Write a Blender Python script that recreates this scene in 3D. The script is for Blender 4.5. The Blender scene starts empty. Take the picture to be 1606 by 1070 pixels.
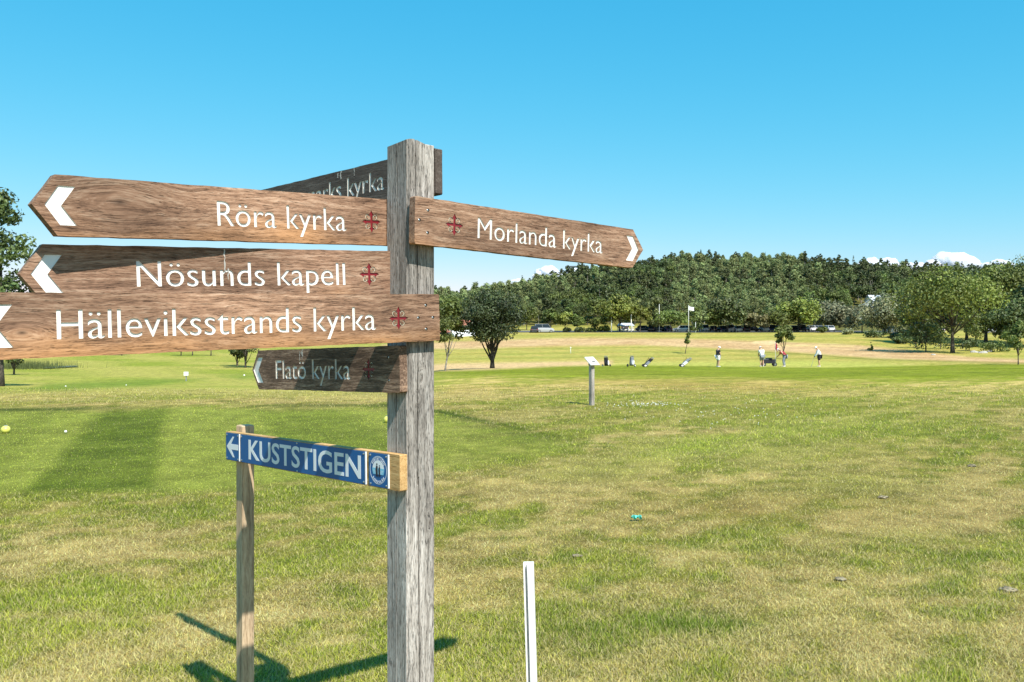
import bpy, bmesh, math, random
import numpy as np
from mathutils import Vector, Matrix
random.seed(7); rng = np.random.default_rng(7)
R = math.radians
SC = bpy.context.scene
COL = SC.collection
# ------------------------------------------------------------------ camera, world, sun, exposure
F = 1400.0                      # focal length in photo pixels (1606 wide)
EYE = 1.6
HOR = 520.0
cam = bpy.data.cameras.new('camera'); camo = bpy.data.objects.new('camera', cam); COL.objects.link(camo)
camo.location = (0, 0, EYE); camo.rotation_euler = (R(90), 0, 0)
cam.sensor_width = 36; cam.lens = 36*F/1606; cam.shift_y = -15/1606; cam.clip_end = 30000; cam.clip_start = 0.05
SC.camera = camo
SUNV = Vector((0.40, -0.70, 1.0)).normalized()
w = bpy.data.worlds.new("World"); SC.world = w; w.use_nodes = True
nt = w.node_tree; bg = nt.nodes['Background']
sky = nt.nodes.new('ShaderNodeTexSky'); sky.sky_type = 'NISHITA'; sky.sun_disc = False
sky.sun_elevation = math.asin(SUNV.z); sky.sun_rotation = math.atan2(SUNV.x, SUNV.y)
sky.air_density = 1.0; sky.dust_density = 0.3; sky.ozone_density = 1.5; sky.altitude = 0
KS = 0.12*2**0.65
sp_ = nt.nodes.new('ShaderNodeSeparateColor'); cb_n = nt.nodes.new('ShaderNodeCombineColor'); nt.links.new(sky.outputs[0], sp_.inputs[0])
for ch, (pw, cf) in enumerate(((1.75, .56), (0.58, .76), (0.36, .93))):
    prev = sp_.outputs[ch]
    for op, v in (('MULTIPLY', KS), ('POWER', pw), ('MULTIPLY', cf/KS), ('MINIMUM', 1.6/KS)):
        n_ = nt.nodes.new('ShaderNodeMath'); n_.operation = op; nt.links.new(prev, n_.inputs[0]); n_.inputs[1].default_value = v; prev = n_.outputs[0]
    nt.links.new(prev, cb_n.inputs[ch])
nt.links.new(cb_n.outputs[0], bg.inputs['Color'])
bg.inputs['Strength'].default_value = 0.12
sl = bpy.data.lights.new('sun', 'SUN'); sl.energy = 5.0; sl.angle = R(0.53); sl.color = (1.0, 0.955, 0.88)
so = bpy.data.objects.new('sun', sl); COL.objects.link(so); so.rotation_euler = (-SUNV).to_track_quat('-Z', 'Y').to_euler(); so.location = (20, -35, 50)
SC.view_settings.view_transform = 'Standard'; SC.view_settings.look = 'None'; SC.view_settings.gamma = 1
SC.view_settings.use_curve_mapping = False; SC.view_settings.exposure = 0.65

# ------------------------------------------------------------------ helpers
def s2l(c):
    c = np.asarray(c, float)/255.0
    return np.where(c <= 0.04045, c/12.92, ((c+0.055)/1.055)**2.4)
def lin(r, g, b, k=1.0): return tuple((s2l((r, g, b))*k).tolist())
def tag(o, label=None, cat=None, group=None, kind=None):
    if label: o['label'] = label
    if cat: o['category'] = cat
    if group: o['group'] = group
    if kind: o['kind'] = kind
    return o
def empty(name, loc=(0, 0, 0), rz=0.0):
    o = bpy.data.objects.new(name, None); COL.objects.link(o); o.location = loc; o.rotation_euler = (0, 0, rz)
    o.empty_display_size = 0.2; return o
def link(name, me, parent=None, mat=None, loc=None):
    o = bpy.data.objects.new(name, me); COL.objects.link(o)
    if mat is not None:
        if not me.materials: me.materials.append(mat)
    if parent is not None: o.parent = parent
    if loc is not None: o.location = loc
    return o
def mesh_np(name, V, Fq, smooth=False, mats=(), midx=None, col=None, colname='Col'):
    """V (n,3); Fq list of index arrays (same length per array) or a single (m,k) array"""
    V = np.asarray(V, dtype=np.float32)
    if isinstance(Fq, np.ndarray): Fq = [Fq]
    me = bpy.data.meshes.new(name)
    nl = sum(f.size for f in Fq); npoly = sum(len(f) for f in Fq)
    me.vertices.add(len(V)); me.vertices.foreach_set('co', V.ravel())
    me.loops.add(nl); me.polygons.add(npoly)
    me.loops.foreach_set('vertex_index', np.concatenate([f.ravel() for f in Fq]).astype(np.int32))
    tot = np.concatenate([np.full(len(f), f.shape[1]) for f in Fq]).astype(np.int32)
    st = np.concatenate([[0], np.cumsum(tot)[:-1]]).astype(np.int32)
    me.polygons.foreach_set('loop_start', st)
    try: me.polygons.foreach_set('loop_total', tot)
    except Exception: pass
    if midx is not None: me.polygons.foreach_set('material_index', np.asarray(midx, dtype=np.int32))
    me.polygons.foreach_set('use_smooth', np.full(npoly, smooth))
    for m in mats: me.materials.append(m)
    me.update(calc_edges=True)
    if col is not None:
        a = me.color_attributes.new(colname, 'FLOAT_COLOR', 'POINT')
        c = np.ones((len(V), 4), np.float32); c[:, :3] = col; a.data.foreach_set('color', c.ravel())
    return me
class MB:
    def __init__(s): s.v = []; s.f = []; s.m = []
    def add(s, vs, fs, m=0):
        b = len(s.v); s.v += [tuple(v) for v in vs]; s.f += [tuple(i+b for i in f) for f in fs]; s.m += [m]*len(fs); return s
    def box(s, c, d, m=0, M=None):
        x, y, z = [a/2 for a in d]
        vs = [Vector((sx*x, sy*y, sz*z)) for sx in (-1, 1) for sy in (-1, 1) for sz in (-1, 1)]
        if M is not None: vs = [M @ v for v in vs]
        vs = [v+Vector(c) for v in vs]
        return s.add(vs, [(0, 1, 3, 2), (4, 6, 7, 5), (0, 4, 5, 1), (2, 3, 7, 6), (0, 2, 6, 4), (1, 5, 7, 3)], m)
    def tube(s, pts, rad, n=8, m=0, cap=True):
        pts = [Vector(p) for p in pts]
        if not hasattr(rad, '__len__'): rad = [rad]*len(pts)
        vs = []; up0 = Vector((0.31, 0.17, 0.93))
        for i, p in enumerate(pts):
            t = (pts[min(i+1, len(pts)-1)]-pts[max(i-1, 0)]).normalized()
            a = t.cross(up0)
            if a.length < 1e-3: a = t.cross(Vector((1, 0, 0)))
            a.normalize(); b = t.cross(a)
            for k in range(n):
                q = 2*math.pi*k/n; vs.append(p+(a*math.cos(q)+b*math.sin(q))*rad[i])
        fs = [(i*n+k, i*n+(k+1) % n, (i+1)*n+(k+1) % n, (i+1)*n+k) for i in range(len(pts)-1) for k in range(n)]
        if cap: fs += [tuple(range(n))[::-1], tuple((len(pts)-1)*n+k for k in range(n))]
        return s.add(vs, fs, m)
    def lathe(s, prof, n=12, m=0, c=(0, 0, 0)):
        vs = [(c[0]+r*math.cos(2*math.pi*k/n), c[1]+r*math.sin(2*math.pi*k/n), c[2]+z) for r, z in prof for k in range(n)]
        fs = [(i*n+k, i*n+(k+1) % n, (i+1)*n+(k+1) % n, (i+1)*n+k) for i in range(len(prof)-1) for k in range(n)]
        return s.add(vs, fs, m)
    def mesh(s, name, mats=(), smooth=False):
        me = bpy.data.meshes.new(name); me.from_pydata(s.v, [], s.f)
        for m in mats: me.materials.append(m)
        me.polygons.foreach_set('material_index', s.m); me.polygons.foreach_set('use_smooth', [smooth]*len(s.f))
        bm = bmesh.new(); bm.from_mesh(me); bmesh.ops.recalc_face_normals(bm, faces=bm.faces); bm.to_mesh(me); bm.free()
        me.update(); return me
    def build(s, name, mat, parent=None, loc=None, smooth=False):
        mats = mat if isinstance(mat, (list, tuple)) else [mat]
        return link(name, s.mesh(name, mats, smooth), parent, None, loc)
def copy_tree(o, parent=None):
    c = o.copy(); COL.objects.link(c); c.parent = parent
    for ch in o.children: copy_tree(ch, c)
    return c
# value noise
def _h(i, j, s):
    n = (i*374761393 + j*668265263 + s*974634777) & 0xffffffff
    n = ((n ^ (n >> 13))*1274126177) & 0xffffffff
    return ((n ^ (n >> 16)) & 0xffff)/65535.0
def vnoise(x, y, s=0):
    x = np.asarray(x, float); y = np.asarray(y, float)
    xi = np.floor(x).astype(np.int64); yi = np.floor(y).astype(np.int64); fx = x-xi; fy = y-yi
    fx = fx*fx*(3-2*fx); fy = fy*fy*(3-2*fy)
    a = _h(xi, yi, s); b = _h(xi+1, yi, s); c = _h(xi, yi+1, s); d = _h(xi+1, yi+1, s)
    return (a*(1-fx)+b*fx)*(1-fy)+(c*(1-fx)+d*fx)*fy
def fbm(x, y, s=0, o=4):
    r = 0; a = 0.5; t = 0
    for k in range(o): r = r+a*vnoise(x*2**k, y*2**k, s+k*17); t += a; a *= 0.55
    return r/t
def sst(a, b, x):
    t = np.clip((np.asarray(x, float)-a)/(b-a), 0, 1); return t*t*(3-2*t)

# ------------------------------------------------------------------ materials
def new_mat(name):
    m = bpy.data.materials.new(name); m.use_nodes = True
    return m, m.node_tree, m.node_tree.nodes['Principled BSDF']
def ND(t, ty, **kw):
    n = t.nodes.new(ty)
    for k, v in kw.items(): setattr(n, k, v)
    return n
def mathn(t, op, a, b=None, clamp=False):
    n = ND(t, 'ShaderNodeMath', operation=op, use_clamp=clamp)
    for i, v in enumerate((a, b)):
        if v is None: continue
        if hasattr(v, 'is_output'): t.links.new(v, n.inputs[i])
        else: n.inputs[i].default_value = v
    return n.outputs[0]
def mixc(t, f, a, b, blend='MIX'):
    n = ND(t, 'ShaderNodeMix', data_type='RGBA', blend_type=blend)
    for i, v in ((0, f), (6, a), (7, b)):
        if hasattr(v, 'is_output'): t.links.new(v, n.inputs[i])
        elif i == 0: n.inputs[0].default_value = v
        else: n.inputs[i].default_value = (*v, 1)
    return n.outputs[2]
def noise(t, vec, scale=5, detail=4, rough=0.55, dist=0.0):
    n = ND(t, 'ShaderNodeTexNoise'); n.inputs['Scale'].default_value = scale; n.inputs['Detail'].default_value = detail
    n.inputs['Roughness'].default_value = rough; n.inputs['Distortion'].default_value = dist
    if vec is not None: t.links.new(vec, n.inputs['Vector'])
    return n.outputs['Fac']
def ramp(t, f, stops):
    n = ND(t, 'ShaderNodeValToRGB'); e = n.color_ramp.elements
    while len(e) < len(stops): e.new(0.5)
    for k, (p, c) in enumerate(stops):
        e[k].position = p; e[k].color = (*c, 1) if hasattr(c, '__len__') else (c, c, c, 1)
    t.links.new(f, n.inputs[0]); return n.outputs[0]
def mapping(t, vec, sc=(1, 1, 1), loc=(0, 0, 0)):
    n = ND(t, 'ShaderNodeMapping'); n.inputs['Scale'].default_value = sc; n.inputs['Location'].default_value = loc
    t.links.new(vec, n.inputs['Vector']); return n.outputs[0]
def bump(t, b, h, dist=0.002, strength=1.0):
    n = ND(t, 'ShaderNodeBump'); n.inputs['Distance'].default_value = dist; n.inputs['Strength'].default_value = strength
    t.links.new(h, n.inputs['Height']); t.links.new(n.outputs[0], b.inputs['Normal'])
def paint(name, c, rough=0.5, metal=0.0, var=0.08, spec=0.5):
    m, t, b = new_mat(name)
    tc = ND(t, 'ShaderNodeTexCoord').outputs['Object']
    n = noise(t, tc, 9, 4)
    dark = tuple(x*(1-var*2) for x in c); lite = tuple(min(1, x*(1+var)) for x in c)
    t.links.new(ramp(t, n, [(0.3, dark), (0.7, lite)]), b.inputs['Base Color'])
    b.inputs['Roughness'].default_value = rough; b.inputs['Metallic'].default_value = metal; b.inputs['Specular IOR Level'].default_value = spec
    return m
def wood(name, axis, cdark, cmid, clite, corange=None, seed=0.0, knots=(), stretch=26.0, orange_y=None, fine=1.0, bumpd=0.0015, crack=0.62, stains=None):
    """grain runs along object axis 0 (x) or 2 (z)"""
    m, t, b = new_mat(name)
    tc = ND(t, 'ShaderNodeTexCoord').outputs['Object']
    # wobble the coordinates so the grain figures
    wob = ND(t, 'ShaderNodeTexNoise'); wob.inputs['Scale'].default_value = 1.0; wob.inputs['Detail'].default_value = 2
    sc0 = [9, 9, 9]; sc0[axis] = 4.0
    t.links.new(mapping(t, tc, tuple(sc0), (seed, seed*0.7, seed*1.3)), wob.inputs['Vector'])
    vm = ND(t, 'ShaderNodeVectorMath', operation='MULTIPLY_ADD'); t.links.new(wob.outputs['Color'], vm.inputs[0])
    amp = [0.030]*3; amp[axis] = 0.0; vm.inputs[1].default_value = amp; t.links.new(tc, vm.inputs[2])
    vec = vm.outputs[0]; knotmask = None
    for (kx, ky, kz, kr) in knots:
        d = ND(t, 'ShaderNodeVectorMath', operation='DISTANCE')
        sq = [1, 1, 1]; sq[axis] = 0.45
        t.links.new(mapping(t, tc, tuple(sq)), d.inputs[0]); d.inputs[1].default_value = (kx*sq[0], ky*sq[1], kz*sq[2])
        g = mathn(t, 'DIVIDE', d.outputs['Value'], kr)
        k = mathn(t, 'POWER', 2.718, mathn(t, 'MULTIPLY', mathn(t, 'MULTIPLY', g, g), -0.35))
        # push the grain radially about the knot
        sub = ND(t, 'ShaderNodeVectorMath', operation='SUBTRACT'); t.links.new(vec, sub.inputs[0]); sub.inputs[1].default_value = (kx, ky, kz)
        scl = ND(t, 'ShaderNodeVectorMath', operation='SCALE'); t.links.new(sub.outputs[0], scl.inputs[0]); t.links.new(mathn(t, 'MULTIPLY', k, -0.75), scl.inputs['Scale'])
        ad = ND(t, 'ShaderNodeVectorMath', operation='ADD'); t.links.new(vec, ad.inputs[0]); t.links.new(scl.outputs[0], ad.inputs[1]); vec = ad.outputs[0]
        kk = mathn(t, 'SUBTRACT', 1.0, mathn(t, 'MULTIPLY', g, 2.4), clamp=True)
        knotmask = kk if knotmask is None else mathn(t, 'MAXIMUM', knotmask, kk)
    def st(s_across, s_along, off):
        s = [s_across]*3; s[axis] = s_along; return mapping(t, vec, tuple(s), (off, off*1.7, off*0.3))
    g1 = noise(t, st(150*fine, 150*fine/(stretch*.5), seed), 1, 5, 0.68)
    g2 = noise(t, st(520*fine, 520*fine/9, seed+3), 1, 3, 0.65)
    g3 = noise(t, st(14, 3.0, seed+7), 1, 3, 0.5)
    g4 = noise(t, st(5, 2.2, seed+11), 1, 2, 0.5)
    ringv = ND(t, 'ShaderNodeTexWave', wave_type='BANDS', bands_direction=('Z' if axis == 0 else 'X'))
    ringv.bands_direction = 'Y' if axis == 0 else 'X'
    ringv.inputs['Scale'].default_value = 11; ringv.inputs['Distortion'].default_value = 5; ringv.inputs['Detail'].default_value = 2
    ringv.inputs['Detail Scale'].default_value = 1.2
    t.links.new(st(1, 0.10, seed), ringv.inputs['Vector'])
    f = mathn(t, 'ADD', mathn(t, 'MULTIPLY', g1, 0.55), mathn(t, 'MULTIPLY', g2, 0.30))
    f = mathn(t, 'ADD', f, mathn(t, 'MULTIPLY', ringv.outputs['Fac'], 0.045))
    f = mathn(t, 'ADD', f, mathn(t, 'MULTIPLY', g3, 0.17))
    c = ramp(t, f, [(0.39, cdark), (0.535, cmid), (0.68, clite)])
    tone = ramp(t, g4, [(0.3, 0.62), (0.7, 1.30)])
    c = mixc(t, 1.0, c, tone, 'MULTIPLY')
    if corange is not None:
        sep = ND(t, 'ShaderNodeSeparateXYZ'); t.links.new(tc, sep.inputs[0])
        y = sep.outputs[1 if axis == 0 else 2]
        e = mathn(t, 'ADD', mathn(t, 'MULTIPLY', y, -11.0), mathn(t, 'MULTIPLY', g3, 1.6))
        e = mathn(t, 'ADD', e, mathn(t, 'MULTIPLY', g4, 1.5))
        e = ramp(t, mathn(t, 'ADD', e, -0.80 if orange_y is None else orange_y), [(0.0, 0.0), (0.9, 0.85)])
        oc = mixc(t, 1.0, ramp(t, f, [(0.36, tuple(x*0.42 for x in corange)), (0.60, corange), (0.72, tuple(x*1.15 for x in corange))]), tone, 'MULTIPLY')
        c = mixc(t, e, c, oc)
    cr = ramp(t, noise(t, st(110, 110/16, seed+19), 1, 4, 0.7), [(0.29, 1.0), (0.38, 0.0)])
    fine_cr = ramp(t, noise(t, st(330, 330/11, seed+23), 1, 2, 0.6), [(0.31, 1.0), (0.42, 0.0)])
    crk = mathn(t, 'MAXIMUM', cr, mathn(t, 'MULTIPLY', fine_cr, 0.8))
    c = mixc(t, mathn(t, 'MULTIPLY', crk, crack), c, tuple(x*0.22 for x in cdark))
    if stains:
        pass
    if knotmask is not None:
        c = mixc(t, mathn(t, 'MULTIPLY', knotmask, 0.85), c, (0.035, 0.02, 0.013))
    t.links.new(c, b.inputs['Base Color'])
    b.inputs['Roughness'].default_value = 0.85; b.inputs['Specular IOR Level'].default_value = 0.2
    hgt = mathn(t, 'SUBTRACT', f, mathn(t, 'MULTIPLY', crk, 0.9))
    bump(t, b, hgt, bumpd, 0.9)
    return m
M = {}
M['white'] = paint('white_paint', (0.80, 0.79, 0.76), 0.45, var=0.05)
M['letter'] = paint('routed_letter_white', (0.76, 0.75, 0.71), 0.55, var=0.10)
M['routed'] = paint('routed_edge_shade', (0.56, 0.53, 0.47), 0.7, var=.2)  # greyed walls paint edge shading into the routed letters
M['red'] = paint('emblem_red', (0.20, 0.008, 0.014), 0.5, var=0.15)
M['cream'] = paint('emblem_cream', (0.70, 0.62, 0.46), 0.5, var=0.15)
M['screw'] = paint('screw_steel', (0.55, 0.55, 0.54), 0.35, 0.9)
M['hole'] = paint('drilled_hole_wood', (0.06, 0.045, 0.03), 0.8)
M['black'] = paint('black_rubber', (0.018, 0.018, 0.02), 0.6)
M['glass'] = paint('dark_car_glass', (0.02, 0.025, 0.03), 0.06, var=0.0)
M['blue'] = paint('sign_blue', (0.002, 0.095, 0.29), 0.5, var=0.06)
M['signwhite'] = paint('sign_white', (0.74, 0.77, 0.80), 0.35, var=0.03)
M['seablue'] = paint('logo_light_blue', (0.20, 0.50, 0.68), 0.35, var=0.03)
M['skin'] = paint('skin', (0.55, 0.32, 0.22), 0.6)
M['sand'] = paint('sand', (0.50, 0.40, 0.27), 0.95)
M['steel'] = paint('brushed_steel', (0.45, 0.46, 0.47), 0.4, 0.8)
M['grey'] = paint('grey_paint', (0.25, 0.26, 0.27), 0.5)
M['turq'] = paint('turquoise_paper', (0.10, 0.62, 0.52), 0.7)
M['yellow'] = paint('yellow_plastic', (0.62, 0.60, 0.12), 0.4)
M['redcloth'] = paint('red_cloth', (0.30, 0.02, 0.04), 0.9)
M['whitecloth'] = paint('white_cloth', (0.74, 0.74, 0.76), 0.9)
M['blackcloth'] = paint('black_cloth', (0.02, 0.02, 0.03), 0.9)
M['greycloth'] = paint('grey_cloth', (0.22, 0.24, 0.28), 0.9)
M['rooftile'] = paint('red_roof_tile', (0.42, 0.16, 0.10), 0.85, var=0.2)
M['housewhite'] = paint('white_board_wall', (0.72, 0.72, 0.70), 0.7)
M['houseroof'] = paint('grey_sheet_roof', (0.50, 0.53, 0.57), 0.5)
M['towerwood'] = paint('dark_tower_timber', (0.10, 0.12, 0.12), 0.8)
M['stone'] = paint('pale_stone', (0.40, 0.38, 0.34), 0.9, var=0.2)
M['water'] = paint('pond_water', (0.10, 0.16, 0.20), 0.12, var=0.0)
M['asphalt'] = paint('asphalt', (0.10, 0.095, 0.09), 0.9)
# vertex colour grass
def grass_mat(name, blade):
    m, t, b = new_mat(name)
    a = ND(t, 'ShaderNodeAttribute', attribute_name='Col').outputs['Color']
    if not blade:
        g = ND(t, 'ShaderNodeNewGeometry').outputs['Position']
        n1 = noise(t, mapping(t, g, (1, 1, 1)), 1.3, 8, 0.72)
        n2 = noise(t, mapping(t, g, (1, 1, 1)), 38, 5, 0.75)
        n3 = noise(t, mapping(t, g, (1, 0.35, 1)), 6, 6, 0.7)
        k = mathn(t, 'MULTIPLY', ramp(t, n1, [(0.3, 0.70), (0.7, 1.3)]), ramp(t, n2, [(0.32, 0.45), (0.68, 1.45)]))
        k = mathn(t, 'MULTIPLY', k, ramp(t, n3, [(0.3, 0.8), (0.7, 1.2)]))
        cc = ND(t, 'ShaderNodeVectorMath', operation='SCALE'); t.links.new(a, cc.inputs[0]); t.links.new(k, cc.inputs['Scale'])
        t.links.new(cc.outputs[0], b.inputs['Base Color'])
        bump(t, b, n2, 0.02, 0.8)
        b.inputs['Roughness'].default_value = 0.95; b.inputs['Specular IOR Level'].default_value = 0.1
    else:
        t.links.new(a, b.inputs['Base Color']); b.inputs['Roughness'].default_value = 0.55; b.inputs['Specular IOR Level'].default_value = 0.25
        tr = ND(t, 'ShaderNodeBsdfTranslucent'); t.links.new(a, tr.inputs['Color'])
        mx = ND(t, 'ShaderNodeMixShader'); mx.inputs[0].default_value = 0.35
        out = t.nodes['Material Output']
        t.links.new(b.outputs[0], mx.inputs[1]); t.links.new(tr.outputs[0], mx.inputs[2]); t.links.new(mx.outputs[0], out.inputs['Surface'])
    return m
M['ground'] = grass_mat('turf_ground', False)
M['blade'] = grass_mat('turf_blades', True)
def leaf_mat(name, c, var=0.45, trans=0.25):
    m, t, b = new_mat(name)
    a = ND(t, 'ShaderNodeAttribute', attribute_name='Col').outputs['Color']
    oi = ND(t, 'ShaderNodeObjectInfo').outputs['Random']
    base = mixc(t, 1.0, c, a, 'MULTIPLY')
    hsv = ND(t, 'ShaderNodeHueSaturation'); t.links.new(base, hsv.inputs['Color'])
    t.links.new(mathn(t, 'ADD', 0.485, mathn(t, 'MULTIPLY', oi, 0.03)), hsv.inputs['Hue'])
    t.links.new(mathn(t, 'ADD', 1-var/2, mathn(t, 'MULTIPLY', oi, var)), hsv.inputs['Value'])
    t.links.new(hsv.outputs[0], b.inputs['Base Color']); b.inputs['Roughness'].default_value = 0.5; b.inputs['Specular IOR Level'].default_value = 0.35
    tr = ND(t, 'ShaderNodeBsdfTranslucent'); t.links.new(hsv.outputs[0], tr.inputs['Color'])
    mx = ND(t, 'ShaderNodeMixShader'); mx.inputs[0].default_value = trans
    t.links.new(b.outputs[0], mx.inputs[1]); t.links.new(tr.outputs[0], mx.inputs[2]); t.links.new(mx.outputs[0], t.nodes['Material Output'].inputs['Surface'])
    return m
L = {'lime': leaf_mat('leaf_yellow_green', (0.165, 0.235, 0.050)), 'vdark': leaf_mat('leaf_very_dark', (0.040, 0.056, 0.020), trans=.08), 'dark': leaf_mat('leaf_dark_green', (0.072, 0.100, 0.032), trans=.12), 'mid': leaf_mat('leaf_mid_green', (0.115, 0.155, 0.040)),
     'light': leaf_mat('leaf_light_green', (0.20, 0.25, 0.055)), 'grey': leaf_mat('leaf_grey_green', (0.20, 0.22, 0.13)),
     'pine': leaf_mat('needle_green', (0.078, 0.102, 0.034), trans=.15), 'birch': leaf_mat('leaf_birch_green', (0.18, 0.225, 0.09)),
     'brown': leaf_mat('leaf_brownish', (0.18, 0.17, 0.09))}
M['bark'] = paint('grey_brown_bark', (0.085, 0.07, 0.055), 0.95, var=0.35)
M['barkdark'] = paint('dark_bark', (0.035, 0.030, 0.024), 0.95, var=0.35)
M['barkpale'] = paint('pale_bark', (0.28, 0.25, 0.21), 0.9, var=0.3)

# ------------------------------------------------------------------ terrain
def px_of(x, y): return 803+F*np.asarray(x)/np.maximum(y, 0.5)
LX = [0, 20, 30, 45, 60, 90, 130, 180, 260, 320]; LY = [0, 0, -.30, -1.25, -1.95, -2.4, -2.4, -2.1, -.9, 2]
RX = [0, 20, 38, 55, 76, 92, 110, 140, 170, 210, 260, 320]; RY = [0, 0, -.28, -.86, -1.42, -1.62, -1.50, -.85, .40, 1.5, 3.0, 6]
AX = [-900, 0, 500, 690, 760, 820, 900, 1000, 1100, 1250, 1350, 1450, 1700, 2600]
AY = [7, 8, 9, 9.5, 10, 14.5, 21, 26, 28.0, 26.8, 25.0, 22, 21, 18]
def H(x, y):
    x = np.asarray(x, float); y = np.asarray(y, float); p = px_of(x, np.maximum(y, 4))
    wr = sst(430, 770, p)
    h = np.interp(y, LX, LY)*(1-wr)+np.interp(y, RX, RY)*wr
    amp = np.interp(p, AX, AY)
    s = sst(228, 425, y)
    h = np.where(y > 235, h*(1-s)+amp*s, h)
    h = h*(1-sst(700, 2500, y)*0.7)
    big = (fbm(x/22, y/22, 5, 3)-0.5)*0.35*sst(24, 60, y)*(1+sst(230, 400, y)*18)
    h = h+(.30*np.exp(-((y-56)/9)**2)*(np.sin(x/7.5+1.0)*.6+np.sin(x/3.3)*.25)*wr)
    sm = (fbm(x/2.2, y/2.2, 9, 3)-0.5)*0.05*(1-sst(60, 120, y))*sst(1, 3, y)
    return h+big*(0.55 if True else 0)+sm
def Hs(x, y): return float(H(x, y))
def at(px, dist):
    """ground point seen in photo column px at forward distance dist"""
    x = (px-803)/F*dist; return Vector((x, dist, Hs(x, dist)))
def row_at(px, row, lo=3.0, hi=260.0):
    """nearest ground point for the photo pixel (px,row)"""
    ds = np.exp(np.linspace(math.log(lo), math.log(hi), 900)); x = (px-803)/F*ds
    rr = HOR+(EYE-H(x, ds))*F/ds
    k = np.argmax(rr <= row) if np.any(rr <= row) else int(np.argmin(rr))
    return Vector((x[k], ds[k], Hs(x[k], ds[k])))
C_straw = s2l((214, 194, 130)); C_green = s2l((156, 166, 68)); C_dkgreen = s2l((106, 130, 40)); C_lgreen = s2l((168, 182, 84))
C_tee = s2l((168, 182, 84)); C_teed = s2l((112, 134, 44)); C_fair = s2l((174, 174, 94)); C_olive = s2l((172, 162, 88)); C_pink = s2l((222, 192, 156)); C_pinkd = s2l((192, 160, 124)); C_dark = s2l((70, 98, 30))
KALB = 0.70
def mixa(a, b, t): t = np.clip(t, 0, 1)[..., None]; return a*(1-t)+b*t
def poly_mask(px, row, pts, soft):
    """soft point-in-polygon mask traced in the photograph"""
    pts = np.array(pts, float); inside = np.zeros(px.shape, bool); dmin = np.full(px.shape, 1e9)
    for i in range(len(pts)):
        x1, y1 = pts[i]; x2, y2 = pts[(i+1) % len(pts)]
        if y1 != y2:
            c = ((y1 > row) != (y2 > row)) & (px < (x2-x1)*(row-y1)/(y2-y1)+x1); inside ^= c
        dx, dy = x2-x1, y2-y1; t = np.clip(((px-x1)*dx+(row-y1)*dy)/(dx*dx+dy*dy+1e-9), 0, 1)
        dmin = np.minimum(dmin, np.hypot(px-(x1+t*dx), row-(y1+t*dy)))
    sd = np.where(inside, dmin, -dmin); return np.clip(sd/soft*0.5+0.5, 0, 1)
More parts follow.
